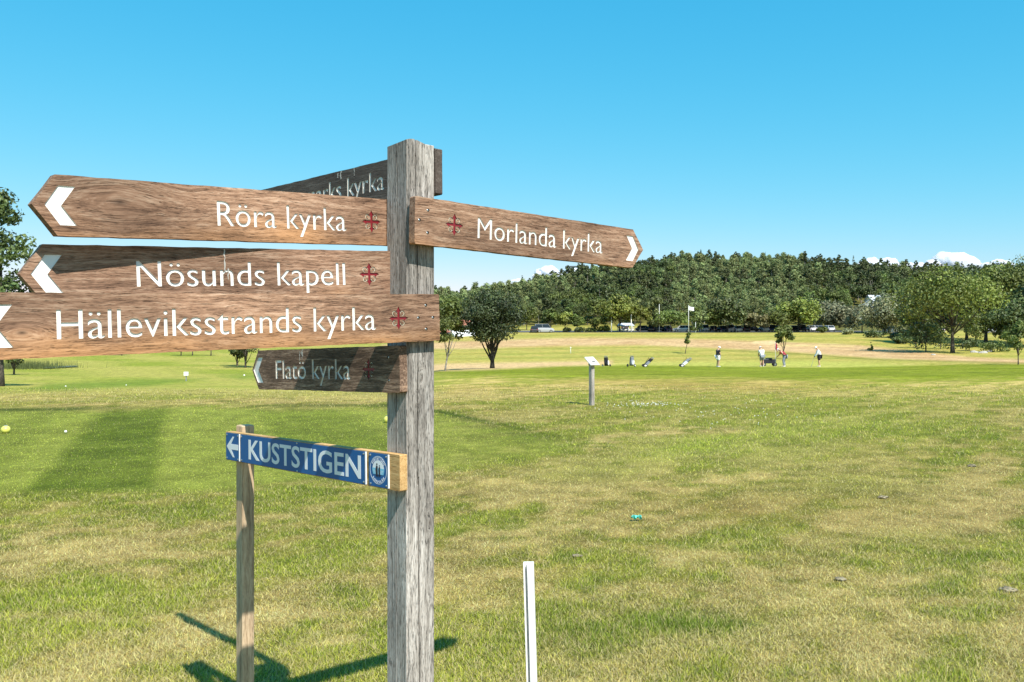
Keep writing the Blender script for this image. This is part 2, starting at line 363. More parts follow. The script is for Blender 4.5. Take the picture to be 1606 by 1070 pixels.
def ground_color(x, y, h):
    yy = np.maximum(y, 1.0)
    px = 803+F*x/yy; row = HOR+(EYE-h)*F/yy
    n0 = fbm(x/3.4+11, y/3.4, 31, 4); n1 = fbm(x/0.9, y/0.9, 41, 4); n2 = fbm(x/0.22, y/0.22, 51, 3); nb = fbm(x/9, y/7+3, 61, 3)
    # mowing swaths run away to the right
    u = x*0.775-y*0.63; lo_ = x*0.63+y*0.775; sw = fbm(u/1.0+40, lo_/10, 71, 3); sw2 = fbm(u/.28+9, lo_/2.2, 73, 3)
    dry = 0.65+(n0-0.5)*1.0+(n1-0.5)*1.25+(n2-0.5)*1.3+(sw-0.5)*1.5+(sw2-0.5)*1.3
    c = mixa(C_green, C_olive, dry*1.5-0.25); c = mixa(c, C_straw, (dry-0.52)*1.7)
    c = mixa(c, C_dkgreen, (0.40-n0)*1.6+(0.44-n1)*1.6+(.45-n2)*1.2+(.42-sw2)*1.5)
    lime = np.exp(-((px-1080)/300)**2-((row-700)/70)**2)+.8*np.exp(-((px-1400)/260)**2-((row-660)/50)**2)
    c = mixa(c, s2l((172, 188, 78)), lime*(.35+.9*(sw-.35)+.5*(n1-.5)))
    # straw windrows
    for pts, wd in ((((0, 972), (150, 965), (330, 975), (420, 970), (560, 958)), 9), (((450, 1003), (500, 1010), (600, 995)), 8), (((0, 850), (140, 862), (330, 880)), 30),
                    (((690, 965), (850, 950), (1030, 915)), 13), (((1180, 960), (1330, 925), (1560, 890)), 12), (((840, 800), (1010, 770), (1260, 730)), 16),
                    (((905, 705), (990, 680), (1190, 672)), 9), (((1000, 890), (1200, 850)), 16), (((1420, 820), (1560, 800)), 20), (((1120, 1000), (1330, 985), (1500, 1010)), 22),
                    (((690, 850), (900, 830)), 24), (((1250, 830), (1400, 800)), 22), (((700, 740), (860, 770), (960, 765)), 9)):
        P = np.array(pts, float); yl = np.interp(px, P[:, 0], P[:, 1], left=-999, right=-999)
        mk = np.clip(1.15-np.abs(row+(n1-0.5)*26-yl)/wd, 0, 1)*np.clip((n2-0.25)*2.6, 0, 1)*sst(P[0, 0]-1, P[0, 0]+40, px)*(1-sst(P[-1, 0]-60, P[-1, 0]+1, px))
        c = mixa(c, C_straw*1.12, mk)
    # greener places near
    for (cx, cy, rx, ry, a) in ((1080, 985, 170, 35, .9), (900, 1010, 120, 40, .8), (1400, 860, 190, 26, .8), (1300, 770, 120, 30, .5), (1330, 760, 130, 25, .4), (480, 1065, 260, 34, .75), (740, 1050, 60, 45, .8), (1060, 640, 320, 16, .45), (880, 742, 120, 18, .3), (60, 800, 330, 18, .5), (420, 790, 240, 12, .6), (1500, 1040, 100, 30, .4)):
        mk = np.exp(-((px-cx)/rx)**2-((row-cy)/ry)**2)*a*np.clip((n1-0.2)*2.5, 0.2, 1)
        c = mixa(c, np.where(((cx > 850) & (cy > 950)), 1, 0)*C_dkgreen+np.where(((cx > 850) & (cy > 950)), 0, 1)*C_green, mk*1.1)
    # brown dry ground right of the tee
    for (cx, cy, rx, ry, a) in ((1150, 605, 200, 12, .7), (1000, 598, 120, 8, .5), (880, 1010, 60, 20, .2), (1180, 800, 180, 30, .5), (700, 610, 150, 7, .4)):
        c = mixa(c, s2l((178, 156, 92)), np.exp(-((px-cx)/rx)**2-((row-cy)/ry)**2)*a*np.clip(n1*1.8, 0, 1))
    # tee
    e = (n1-0.5)*14
    tee = poly_mask(px+e*2, row+e*0.6, [(-900, 640), (150, 642), (260, 637), (480, 640), (640, 640), (700, 648), (880, 692), (905, 700), (840, 716), (640, 745), (300, 772), (-900, 785)], 7)
    tc = mixa(C_tee*1.05, C_lgreen, (n0-0.45)*1.8+(n2-0.5)*0.8)
    for pts, a in (([(165, 640), (262, 640), (240, 770), (30, 780)], .85), ([(400, 640), (520, 640), (640, 700), (700, 745), (470, 745)], .55), ([(-500, 700), (-300, 640), (-60, 640), (-160, 780), (-500, 780)], .8), ([(-30, 690), (60, 640), (100, 640), (-20, 770), (-60, 770)], .25)):
        tc = mixa(tc, C_teed, poly_mask(px+e*1.2, row, pts, 11)*a*(0.65+0.6*n1))
    tee = tee*(1-.55*sst(600, 860, px)*np.clip(.4+n0, 0, 1)); c = mixa(c, tc, tee)
    edge = np.exp(-((row-np.interp(px, [-600, 100, 160, 400, 640, 900], [650, 642, 640, 636, 636, 690]))/3.0)**2)*np.clip((n0-0.35)*4, 0, 1)*(px < 900)
    c = mixa(c, C_dark, edge*0.8)
    edge = np.exp(-((row-np.interp(px, [-600, 0, 200, 400, 640, 760, 880], [790, 776, 772, 768, 752, 735, 702]))/6.0)**2)*np.clip((n0-0.3)*2, 0, 1)*(1-sst(560, 760, px))
    c = mixa(c, C_dark, edge*0.45)
    c = mixa(c, C_dark, poly_mask(px, row+e*.3, [(690, 644), (760, 655), (860, 682), (915, 700), (860, 702), (740, 668), (690, 655)], 9)*0.55*np.clip(n1*2-.3, 0, 1))
    # left fairway, rolling, striped
    lf = (1-sst(610, 628, row))*(1-sst(640, 730, px))
    st = np.sin((x*0.55+y*0.42)*0.62+n0*1.6)
    fc = mixa(C_fair, s2l((140, 158, 58)), 0.30+0.38*st+(nb-0.5)*1.6)
    c = mixa(c, fc, lf*0.92)
    c = mixa(c, s2l((196, 186, 112)), np.exp(-((row-622)/11)**2)*(px < 640)*np.clip(n0*1.5-.2, 0, 1)*0.75)
    c = mixa(c, s2l((112, 142, 48)), poly_mask(px, row+e*.2, [(40, 612), (75, 602), (230, 595), (330, 594), (230, 606), (90, 613)], 3)*0.75)
    c = mixa(c, s2l((112, 142, 48)), poly_mask(px, row+e*.2, [(340, 590), (420, 585), (420, 595), (380, 596)], 3)*0.6)
    # right side bands
    rt = sst(640, 700, px)
    c = mixa(c, mixa(C_fair, s2l((196, 178, 104)), (n0-.3)*1.6), rt*(1-sst(566, 573, row)))
    ft = np.sin(row*0.9+n0*3+px*0.012)
    c = mixa(c, s2l((138, 150, 58)), rt*(1-sst(562, 568, row))*np.clip(ft, 0, 1)*0.5)
    c = mixa(c, s2l((184, 192, 100)), poly_mask(px, row, [(900, 573), (1000, 568), (1280, 566), (1450, 573), (1400, 578), (900, 578)], 3)*0.75)
    lo = np.interp(px, [640, 700, 900, 1100, 1300, 1500, 1700], [590, 588, 592, 592, 594, 596, 590]); hi = np.interp(px, [640, 770, 900, 1000, 1300, 1400, 1500, 1700], [584, 579, 574.5, 573.5, 577.5, 575, 572, 572])
    gb = rt*sst(-2.0, 1.2, row+e*.08-hi)*(1-sst(-5, 8, row+e*.4-lo))
    c = mixa(c, s2l((120, 138, 18)), gb*0.88)
    c = mixa(c, s2l((150, 164, 52)), gb*np.clip((fbm(x/5, y/2.2, 97, 3)-.45)*3.2, 0, 1)*.6); c = mixa(c, s2l((96, 116, 22)), gb*np.clip((.45-fbm(x/9, y/1.5, 99, 3))*4, 0, 1)*.6)
    pk = [(600, 576), (700, 571), (850, 568), (960, 566), (960, 572), (880, 574), (760, 580), (600, 584)]
    c = mixa(c, C_pink, poly_mask(px, row+e*.1, pk, 2.5)*0.85)
    pk = [(600, 541), (760, 534), (900, 530), (1060, 531), (1180, 535), (1340, 541), (1440, 551), (1520, 560), (1640, 566), (1800, 568), (1800, 574), (1640, 571), (1500, 567), (1370, 562), (1250, 553), (1120, 546), (1000, 541.5), (860, 543), (740, 547), (600, 549)]
    pm = poly_mask(px, row+e*.15, pk, 2.2)
    c = mixa(c, mixa(C_pink, C_pinkd, (n0-.25)*2+(n1-.5)), pm*0.92)
    c = mixa(c, s2l((226, 200, 160)), poly_mask(px, row, [(1176, 539), (1184, 535.5), (1210, 534), (1224, 536), (1220, 541), (1196, 541.5)], 1.0))
    c = mixa(c, s2l((228, 206, 150)), poly_mask(px, row+e*.05, [(1224, 540.5), (1340, 542.5), (1340, 544.5), (1224, 543)], 1.0)*.8)
    c = mixa(c, s2l((120, 128, 55)), np.exp(-((row-np.interp(px, [1100, 1250, 1370, 1600], [548, 555, 564, 570]))/1.2)**2)*sst(1080, 1200, px)*.6)
    # forest floor
    c = mixa(c, s2l((96, 98, 55)), np.maximum(sst(238, 262, y)*.95, sst(216, 224, y)*sst(990, 1020, px)*.9))
    v = 1+(n2-0.5)*0.5
    return np.clip(c*v[..., None]*KALB*np.array([1.08, .98, .80]), 0.004, 0.6)
def build_ground():
    Y = np.unique(np.concatenate([np.linspace(-9, 3.4, 14), 1.6*F/np.linspace(620, 100, 330), np.exp(np.linspace(math.log(22.4), math.log(260), 300)), np.linspace(265, 700, 60), np.array([800, 1000, 1400, 2000, 3000, 4500])]))
    S = np.concatenate([np.linspace(-4, -.72, 24)[:-1], np.linspace(-.72, .72, 520), np.linspace(.72, 4, 24)[1:]])
    yy, ss = np.meshgrid(Y, S, indexing='ij')
    xx = ss*(yy+10)*np.clip(1.0, 0, 1); zz = H(xx, yy)
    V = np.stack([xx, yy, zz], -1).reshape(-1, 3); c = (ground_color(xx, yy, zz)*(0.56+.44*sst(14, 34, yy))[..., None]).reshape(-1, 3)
    a, b = yy.shape; i = np.arange((a-1)*(b-1)); r = i//(b-1); k = i % (b-1); q = r*b+k
    Fq = np.stack([q, q+1, q+b+1, q+b], 1)
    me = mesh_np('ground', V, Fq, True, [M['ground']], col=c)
    o = link('ground', me); tag(o, 'mown golf course ground rising to the hill', kind='structure'); return o
build_ground()
def build_blades(n=760000):
    px = rng.uniform(-170, 1780, n); row = 596+(1120-596)*rng.uniform(0, 1, n)**0.85
    y = EYE*F/(row-HOR); y = y+rng.normal(0, 0.03, n)*y*0.3; x = (px-803)/F*y; z = H(x, y)
    keep = (y < 32); x, y, z = x[keep], y[keep], z[keep]; n = len(x)
    c = ground_color(x, y, z)*1.52
    pxx = 803+F*x/y; rw = HOR+(EYE-z)*F/y
    tee = poly_mask(pxx, rw, [(-900, 640), (260, 637), (640, 640), (880, 692), (840, 716), (640, 745), (300, 772), (-900, 785)], 7)
    straw = np.clip((c[:, 0]/np.maximum(c[:, 1], 1e-4)-0.85)*3.5, 0, 1)
    sc = np.clip(y/9, 1, 3.2)**0.75
    hgt = rng.uniform(.014, .046, n)*sc*(1-0.66*tee)*(1-.3*straw)*(0.8+0.7*fbm(x/.5, y/.5, 81, 2))
    wd = rng.uniform(.0032, .0062, n)*np.clip(y/7, 1, 6)
    az = rng.uniform(0, 2*np.pi, n); lean = np.clip(rng.normal(0.85, .38, n)+straw*.3, 0, 1.45)
    la = rng.uniform(0, 2*np.pi, n)
    fl = (rng.uniform(0, 1, n) < .035) & (y < 16); hgt[fl] *= 2.3; lean[fl] = rng.uniform(1.25, 1.5, fl.sum()); wd[fl] *= .7
    tip = np.stack([x+np.cos(la)*np.sin(lean)*hgt, y+np.sin(la)*np.sin(lean)*hgt, z+np.cos(lean)*hgt], 1)
    b0 = np.stack([x-np.cos(az)*wd/2, y-np.sin(az)*wd/2, z-0.003], 1); b1 = np.stack([x+np.cos(az)*wd/2, y+np.sin(az)*wd/2, z-0.003], 1)
    V = np.stack([b0, b1, tip], 1).reshape(-1, 3)
    vr = rng.uniform(.45, 1.85, (n, 1)); c2 = c*vr
    dead = rng.uniform(0, 1, n) < (.20+.35*straw)*(1-.7*tee); c2[dead] = s2l((236, 218, 152))*KALB*rng.uniform(.6, 1.25, (dead.sum(), 1))
    c2[fl] = s2l((238, 222, 165))*KALB*rng.uniform(.8, 1.3, (fl.sum(), 1)); z[fl] += .004
    gr = (rng.uniform(0, 1, n) < .25) & ~dead; c2[gr] = c2[gr]*0.5+s2l((110, 148, 36))*KALB*.6
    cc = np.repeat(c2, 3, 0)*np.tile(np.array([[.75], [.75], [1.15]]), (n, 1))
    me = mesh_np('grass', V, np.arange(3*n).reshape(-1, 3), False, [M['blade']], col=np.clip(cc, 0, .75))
    o = link('grass', me); tag(o, 'short mown grass with straw coloured clippings', 'grass', kind='stuff')
build_blades()

# ------------------------------------------------------------------ flat shapes with holes (signs)
def text_loops(body, bold=0.0):
    cu = bpy.data.curves.new('lettering', 'FONT'); cu.body = body; cu.size = 1; cu.offset = bold; cu.resolution_u = 4
    o = bpy.data.objects.new('lettering', cu); COL.objects.link(o); bpy.context.view_layer.update()
    me = bpy.data.meshes.new_from_object(o.evaluated_get(bpy.context.evaluated_depsgraph_get()))
    bm = bmesh.new(); bm.from_mesh(me); bmesh.ops.remove_doubles(bm, verts=bm.verts, dist=1e-5)
    loops = []; todo = {e for e in bm.edges if len(e.link_faces) == 1}
    while todo:
        e = todo.pop(); v0 = e.verts[0]; v = e.verts[1]; lp = [v0.co.to_2d(), v.co.to_2d()]
        while v != v0:
            nx = [g for g in v.link_edges if g in todo]
            if not nx: break
            e = nx[0]; todo.discard(e); v = e.other_vert(v)
            if v != v0: lp.append(v.co.to_2d())
        if len(lp) > 2: loops.append([(p.x, p.y) for p in lp])
    bm.free(); bpy.data.objects.remove(o); bpy.data.meshes.remove(me); bpy.data.curves.remove(cu)
    return loops
def fit(loops, x0, x1, base, cap, capunit=None):
    xs = [p[0] for l in loops for p in l]; a, b = min(xs), max(xs)
    return [[(x0+(p[0]-a)*(x1-x0)/(b-a), base+p[1]*cap/CAPU) for p in l] for l in loops]
_cl = text_loops('H'); CAPU = max(p[1] for l in _cl for p in l)
def sheet(name, loops, z0, z1, mats, midx=None):
    cu = bpy.data.curves.new(name, 'CURVE'); cu.dimensions = '2D'; cu.fill_mode = 'BOTH'; cu.extrude = (z1-z0)/2
    for l in loops:
        sp = cu.splines.new('POLY'); sp.points.add(len(l)-1); sp.use_cyclic_u = True
        for k, p in enumerate(l): sp.points[k].co = (p[0], p[1], 0, 1)
    o = bpy.data.objects.new(name, cu); COL.objects.link(o); bpy.context.view_layer.update()
    me = bpy.data.meshes.new_from_object(o.evaluated_get(bpy.context.evaluated_depsgraph_get()))
    bpy.data.objects.remove(o); bpy.data.curves.remove(cu); me.name = name
    for v in me.vertices: v.co.z += (z0+z1)/2
    me.materials.clear()
    for m in mats: me.materials.append(m)
    for p in me.polygons: p.use_smooth = False; p.material_index = 0
    if midx:
        for p in me.polygons:
            if abs(p.normal.z) < .5: p.material_index = midx(p.center)
    me.update(); return me
def ell(cx, cy, rx, ry=None, n=20, a0=0): ry = ry or rx; return [(cx+rx*math.cos(a0+2*math.pi*k/n), cy+ry*math.sin(a0+2*math.pi*k/n)) for k in range(n)]
def cross_loops(cx, cy, s=1.0):
    q = [(.0022, .0045), (.0022, .017), (.0085, .019), (.0060, .0245), (.0, .0365)]      # one half arm, pointing up
    arm = [(-.0044, .0044), (-.0042, .0190), (-.0108, .0215), (-.0050, .0270), (0, .0375), (.0050, .0270), (.0108, .0215), (.0042, .0190), (.0044, .0044)]
    out = []
    for k in range(4):
        a = -k*math.pi/2; c, s_ = math.cos(a), math.sin(a)
        out += [(cx+s*(x*c-y*s_), cy+s*(x*s_+y*c)) for x, y in arm]
    rings = []
    for k in range(4):
        a = math.pi/4+k*math.pi/2; ox, oy = cx+s*.0215*math.cos(a), cy+s*.0215*math.sin(a)
        A0 = a+math.pi*1.0+0.55; n = 14; sp = 2*math.pi*0.80
        o1 = [(ox+s*.0088*math.cos(A0+sp*i/n), oy+s*.0088*math.sin(A0+sp*i/n)) for i in range(n+1)]
        o2 = [(ox+s*.0052*math.cos(A0+sp*i/n), oy+s*.0052*math.sin(A0+sp*i/n)) for i in range(n, -1, -1)]
        rings.append(o1+o2)
    return [out], rings
def board(root, X, origin, slope, bottom, xa, xb, shoulder, text, tx, cross, chevron_at, screws=(), mat=None, tip='L', label=None, thick=0.028, hgt=0.14, base=.039, cap=.0645):
    """finger board: local x along the text, y up, z out of the face"""
    Xv = Vector((X[0], X[1], 0)).normalized(); n = Vector((Xv.y, -Xv.x, 0)); Xs = Vector((Xv.x, Xv.y, slope)); Xs.normalize()
    Yv = n.cross(Xs).normalized()
    if Yv.z < 0: Yv = -Yv
    Mw = Matrix(((Xs.x, Yv.x, n.x, origin[0]), (Xs.y, Yv.y, n.y, origin[1]), (Xs.z, Yv.z, n.z, bottom), (0, 0, 0, 1)))
    r = .0035
    if tip == 'L': out = [(xa, hgt*.5), (shoulder, 0), (xb-r, 0), (xb, r), (xb, hgt-r), (xb-r, hgt), (shoulder, hgt)]
    else: out = [(xa, r), (xa+r, 0), (shoulder, 0), (xb, hgt*.5), (shoulder, hgt), (xa+r, hgt), (xa, hgt-r)]
    # densify and roughen the outline a little
    o2 = []
    for i in range(len(out)):
        a = Vector(out[i]); b = Vector(out[(i+1) % len(out)]); L_ = (b-a).length; k = max(1, int(L_/.03))
        for j in range(k):
            p = a.lerp(b, j/k)
            if 0 < j: nn = Vector((-(b-a).y, (b-a).x)).normalized(); p += nn*random.uniform(-.0008, .0008)
            o2.append((p.x, p.y))
    tl = fit(text_loops(text, 0.0), tx[0], tx[1], base, cap)
    s = -1 if tip == 'L' else 1
    cx = chevron_at; m = hgt/2; hh = .0455
    # chevron: notch side at cx, pointing with sign s
    ch = [(cx, m+hh), (cx+s*.037, m+hh), (cx+s*.0685, m), (cx+s*.037, m-hh), (cx, m-hh), (cx+s*.0325, m)]
    if s < 0: ch = ch[::-1]
    cr, rg = cross_loops(cross, hgt*.5, .93) if cross is not None else ([], [])
    sc = [ell(a, b, .0052, n=14) for a, b in screws]
    D = .0045
    ob = [Vector(p) for p in o2]
    def mi(c):
        p = Vector((c.x, c.y))
        dm = min(((p-a)-(b-a)*max(0, min(1, (p-a).dot(b-a)/max((b-a).length_squared, 1e-12)))).length for a, b in zip(ob, ob[1:]+ob[:1]))
        if dm < 2e-4: return 0
        if cross is not None and abs(c.x-cross) < .04: return 2 if any((Vector((c.x, c.y))-Vector((cross+.0195*math.cos(q), m+.0195*math.sin(q)))).length > .0095 for q in ()) else 2
        for a, b in screws:
            if (p-Vector((a, b))).length < .008: return 3
        return 1
    front = sheet('sign_board', [o2]+tl+[ch]+cr+rg+sc, -D, 0, [mat, M['routed'], M['hole'], M['hole']], mi)
    back = sheet('sign_board', [o2], -thick, -D, [mat])
    bm = bmesh.new(); bm.from_mesh(front); bm.from_mesh(back); bm.to_mesh(front); bm.free()
    bpy.data.meshes.remove(back)
    o = link('sign_board', front, root); o.matrix_local = Matrix.Translation(-root.location) @ Mw
    if label: o['label'] = label
    tls = sorted(tl, key=lambda l: min(p[0] for p in l)); hi_ = -9; best = (0, 0)
    for k_, l_ in enumerate(tls):
        gap = min(p[0] for p in l_)-hi_
        if k_ and gap > best[0]: best = (gap, k_)
        hi_ = max(hi_, max(p[0] for p in l_))
    for wl in (tls[:best[1]], tls[best[1]:]): link('lettering', sheet('lettering', wl, -.0043, -.0030, [M['letter']]), o)
    link('arrow', sheet('arrow', [ch], -.0043, -.0030, [M['letter']]), o)
    if cross is not None:
        e = link('cross_emblem', sheet('cross_emblem', cr, -.0040, -.0022, [M['red']]), o)
        link('scroll_rings', sheet('scroll_rings', rg, -.0040, -.0020, [M['cream']]), o)
    for a, b in screws:
        s_ = MB().lathe([(0, .0), (.0022, .0), (.0042, -.0012), (.0042, -.003)], 12); s_.build('screw', M['screw'], o, (a, b, -.0012), True)
    return o

# ------------------------------------------------------------------ the sign post
dd = Vector((.713, .701, 0)); ee = Vector((-.701, .713, 0)); CN = Vector((-.310, 2.650, 0)); PW = .107
PB = Vector((CN.x+PW/2*(dd.x+ee.x), CN.y+PW/2*(dd.y+ee.y), 0))
oak = dict(cdark=(.085, .046, .029), cmid=(.285, .163, .102), clite=(.48, .33, .23))
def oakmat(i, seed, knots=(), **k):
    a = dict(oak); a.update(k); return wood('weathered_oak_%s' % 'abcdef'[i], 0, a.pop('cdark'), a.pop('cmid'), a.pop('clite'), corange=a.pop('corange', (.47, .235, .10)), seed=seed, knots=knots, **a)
W = [oakmat(0, 1.3, ((-1.03, .055, 0, .016),)), oakmat(1, 4.1, ((-.80, .085, 0, .030),)), oakmat(2, 8.7, orange_y=-1.2), oakmat(3, 12.2, orange_y=-1.3), oakmat(4, 15.9, orange_y=-1.6, cdark=(.07, .045, .03), cmid=(.17, .105, .07)), oakmat(5, 20.3, orange_y=-1.9, cdark=(.07, .05, .04), cmid=(.075, .058, .048), clite=(.15, .125, .105))]  # last oak is near-black: shade on the topmost board put into its colour
M['post'] = wood('weathered_grey_post', 2, (.10, .088, .075), (.33, .295, .26), (.56, .52, .475), seed=2.2, knots=((.055, 0, 1.46, .010), (.040, 0, 1.40, .007), (.085, 0, 1.02, .012)), stretch=60, crack=.9, bumpd=.003)
root = empty('fingerpost', PB)
tag(root, 'weathered oak fingerpost with five routed church signs on square grey post', 'signpost')
def post_mesh():
    lv = np.concatenate([np.linspace(-.35, 2.10, 90), [2.13, 2.155, 2.172]]); N = 16; V = []; ring = None
    for zi, z in enumerate(lv):
        pts = []
        cracks = {0: (.30+.17*(1-z/2.17)+.01*math.sin(z*5), .022, .0062+.0018*math.sin(z*7)), 3: (.50+.015*math.sin(z*4), .018*min(1, max(.05, (z-.4)*1.2)), .0045), 1: (.6, .006, .003), 2: (.4, .006, .003)}
        corners = [(0, 0), (PW, 0), (PW, PW), (0, PW)]
        for s in range(4):
            a = Vector(corners[s]); b = Vector(corners[(s+1) % 4]); d = (b-a).normalized(); nn = Vector((-d.y, d.x))  # inward
            ct, cd, cw = cracks[s]
            for k in range(N):
                t = (k+.0)/N
                p = a+(b-a)*t; inw = .0006*vnoise(k*1.0+s*20, z*2.2, 3)
                if k == 0: p = a+(d+nn)*(.0035+.002*float(vnoise(z*6, s, 8)))
                else: p = p+nn*inw
                pts.append((t+s, p))
            q = a+(b-a)*ct+d*(float(vnoise(z*9, s, 77))-.5)*.003
            pts += [(s+ct-cw/PW/2, q-d*cw/2), (s+ct, q+nn*cd), (s+ct+cw/PW/2, q+d*cw/2)]
            pts.sort(key=lambda e: e[0])
        # drop regular points that crowd the crack so counts stay equal: keep order only
        for t, p in pts: V.append((p.x, p.y, z))
        n = len(pts)
    V = np.array(V, float); L_ = len(lv)
    # top slopes and wears unevenly
    top = V[:, 2] > 2.10
    V[top, 2] += (.004*np.sin(V[top, 0]*60)-.014*(V[top, 0]/PW)*.4-.010*V[top, 1]/PW)*np.clip((V[top, 2]-2.10)/.07, 0, 1)
    fs = [(i*n+k, i*n+(k+1) % n, (i+1)*n+(k+1) % n, (i+1)*n+k) for i in range(L_-1) for k in range(n)]
    me = bpy.data.meshes.new('post'); me.from_pydata([tuple(v) for v in V], [], fs+[tuple((L_-1)*n+k for k in range(n))])
    bm = bmesh.new(); bm.from_mesh(me); bmesh.ops.recalc_face_normals(bm, faces=bm.faces); bm.to_mesh(me); bm.free()
    me.materials.append(M['post']); return me
po = link('post', post_mesh(), root)
Mp = Matrix(((dd.x, ee.x, 0, CN.x), (dd.y, ee.y, 0, CN.y), (0, 0, 1, 0), (0, 0, 0, 1)))
po.matrix_local = Matrix.Translation(-root.location) @ Mp
Pf = (-.3047, 2.617); Lf = (-.385, 2.726)
board(root, (.713, .701), Pf, .0264, 1.5695, -1.142, .1215, -1.090, 'Hälleviksstrands kyrka', (-.9608, -.1139), -.0326, -1.0465,
      ((.0696, .107), (.0404, .07), (.0965, .07), (.0696, .036)), W[0], label='Longest board reading Hälleviksstrands kyrka, warm orange along its lower edge')
board(root, (.697, .717), Lf, .0457, 1.863, -.997, .10, -.945, 'Röra kyrka', (-.549, -.1438), -.051, -.9013, (), W[1], label='Upper left board reading Röra kyrka')
b_nos = board(root, (.760, .649), (-.385, 2.699), .041, 1.703, -.9855, .09, -.934, 'Nösunds kapell', (-.7235, -.132), -.051, -.893, (), W[2], label='Board reading Nösunds kapell, half shaded by the board above')
board(root, (.731, .654), (-.2856, 2.613), -.0253, 1.8577, 0, 1.033, .974, 'Morlanda kyrka', (.239, .8117), .147, .938, ((.047, .103), (.0164, .071), (.047, .036)), W[3], tip='R', label='Board pointing right reading Morlanda kyrka')
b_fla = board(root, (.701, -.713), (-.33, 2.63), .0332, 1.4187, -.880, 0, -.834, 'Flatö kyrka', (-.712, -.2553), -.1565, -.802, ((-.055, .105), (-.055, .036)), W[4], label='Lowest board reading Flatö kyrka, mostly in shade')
PX = CN+PW*dd
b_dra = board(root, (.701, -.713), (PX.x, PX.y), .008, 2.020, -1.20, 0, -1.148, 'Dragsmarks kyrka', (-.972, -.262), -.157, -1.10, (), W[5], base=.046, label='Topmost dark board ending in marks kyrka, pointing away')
# bird droppings on boards: thin pale splashes
M['dropping'] = paint('pale_dropping', (.40, .38, .34), .9, var=.2)
def dropping(o, x, y0, y1, wd, seed):
    g = random.Random(seed); n = 9; a = []; b = []
    for i in range(n):
        t = i/(n-1); y = y1+(y0-y1)*t; w_ = wd*(.25+g.random()*.9)*(1-.5*t); dx = g.uniform(-.3, .3)*wd; a.append((x+dx-w_/2, y)); b.append((x+dx+w_/2, y))
    link('bird_dropping', sheet('bird_dropping', [a+b[::-1]], .0001, .0006, [M['dropping']]), o)
dropping(b_nos, -.495, .075, .137, .006, 3); dropping(b_nos, -.487, .055, .085, .004, 5)
dropping(b_fla, -.536, .108, .1385, .016, 8); dropping(b_fla, -.552, .10, .132, .005, 9)
dropping(b_dra, -.51, .110, .1385, .012, 13); dropping(b_dra, -.53, .118, .134, .010, 14); dropping(b_dra, -.43, .112, .1385, .004, 15)

# ------------------------------------------------------------------ blue trail sign
yel = wood('new_pine_board', 0, (.22, .12, .045), (.50, .30, .12), (.62, .42, .20), seed=31, crack=.3, stretch=30)
stud = wood('planed_pine_post', 2, (.26, .17, .10), (.48, .35, .22), (.62, .49, .33), seed=35, crack=.35, stretch=44, knots=((0, -.002, .66, .010), (.004, 0, .42, .014)), fine=.5)
vps = 1.01
cb = CN+ee*(vps+.025)+dd*.025
tr = empty('trail_sign', (cb.x, cb.y, 0)); tag(tr, 'blue KUSTSTIGEN trail sign on a slim pale wooden post, fixed below the church boards', 'trail sign')
pm_ = MB()
hw = .025
def chpost(mb, h0, h1, hw, ch=.003):
    ring = [(-hw+ch, -hw), (hw-ch, -hw), (hw, -hw+ch), (hw, hw-ch), (hw-ch, hw), (-hw+ch, hw), (-hw, hw-ch), (-hw, -hw+ch)]
    vs = []
    for z, s in ((h0, 1), (h1-.004, 1), (h1, .93)): vs += [(x*s, y*s, z) for x, y in ring]
    fs = [(i*8+k, i*8+(k+1) % 8, (i+1)*8+(k+1) % 8, (i+1)*8+k) for i in range(2) for k in range(8)]+[tuple(range(16, 24))]
    mb.add(vs, fs)
chpost(pm_, -.3, 1.243, hw)
o = pm_.build('post', stud, tr); o.rotation_euler = (0, 0, math.atan2(dd.y, dd.x))
Xv = -ee; n = -dd; sl_ = .0155
Xs = Vector((Xv.x, Xv.y, sl_)).normalized(); Yv = n.cross(Xs); Yv = Yv if Yv.z > 0 else -Yv
O = CN-.030*dd-.002*ee
Mk = Matrix(((Xs.x, Yv.x, n.x, O.x), (Xs.y, Yv.y, n.y, O.y), (Xs.z, Yv.z, n.z, 1.2356-.107), (0, 0, 0, 1)))
bd = sheet('board', [[(-1.082, .002), (-1.08, 0), (-.002, 0), (0, .002), (0, .105), (-.002, .107), (-1.08, .107), (-1.082, .105)]], -.028, 0, [yel])
bo = link('board', bd, tr); bo.matrix_local = Matrix.Translation(-tr.location) @ Mk
def rect(a, b, c, d, r=.003): return [(a+r, b), (c-r, b), (c, b+r), (c, d-r), (c-r, d), (a+r, d), (a, d-r), (a, b+r)]
pan = []
for (a, c) in ((-1.076, -.974), (-.962, -.170), (-.150, -.054)):
    p = link('blue_panel', sheet('blue_panel', [rect(a, .003, c, .104)], .0002, .0030, [M['blue']]), bo); pan.append(p)
    e = link('panel_edge', sheet('panel_edge', [rect(c+.0005, .003, c+.0045, .104, .001)], .0002, .0042, [M['signwhite']]), bo)
    pts = [(a+.008, .010), (a+.008, .097), (c-.008, .010), (c-.008, .097)]
    if c-a > .4: pts += [((a+c)/2, .006), ((a+c)/2, .101)]
    for q in pts:
        MB().lathe([(0, .0022), (.0024, .0018), (.0036, 0)], 10).build('screw', M['screw'], bo, (q[0], q[1], .0031), True)
kl = fit(text_loops('KUSTSTIGEN', 0.014), -.901, -.193, .019, .069)
link('lettering', sheet('lettering', kl, .0031, .0036, [M['signwhite']]), bo)
ar = [(-1.070, .0535), (-1.022, .092), (-1.010, .092), (-1.034, .064), (-.980, .064), (-.980, .043), (-1.034, .043), (-1.010, .015), (-1.022, .015)]
link('arrow', sheet('arrow', [ar], .0031, .0036, [M['signwhite']]), bo)
lx, ly = -.102, .0535
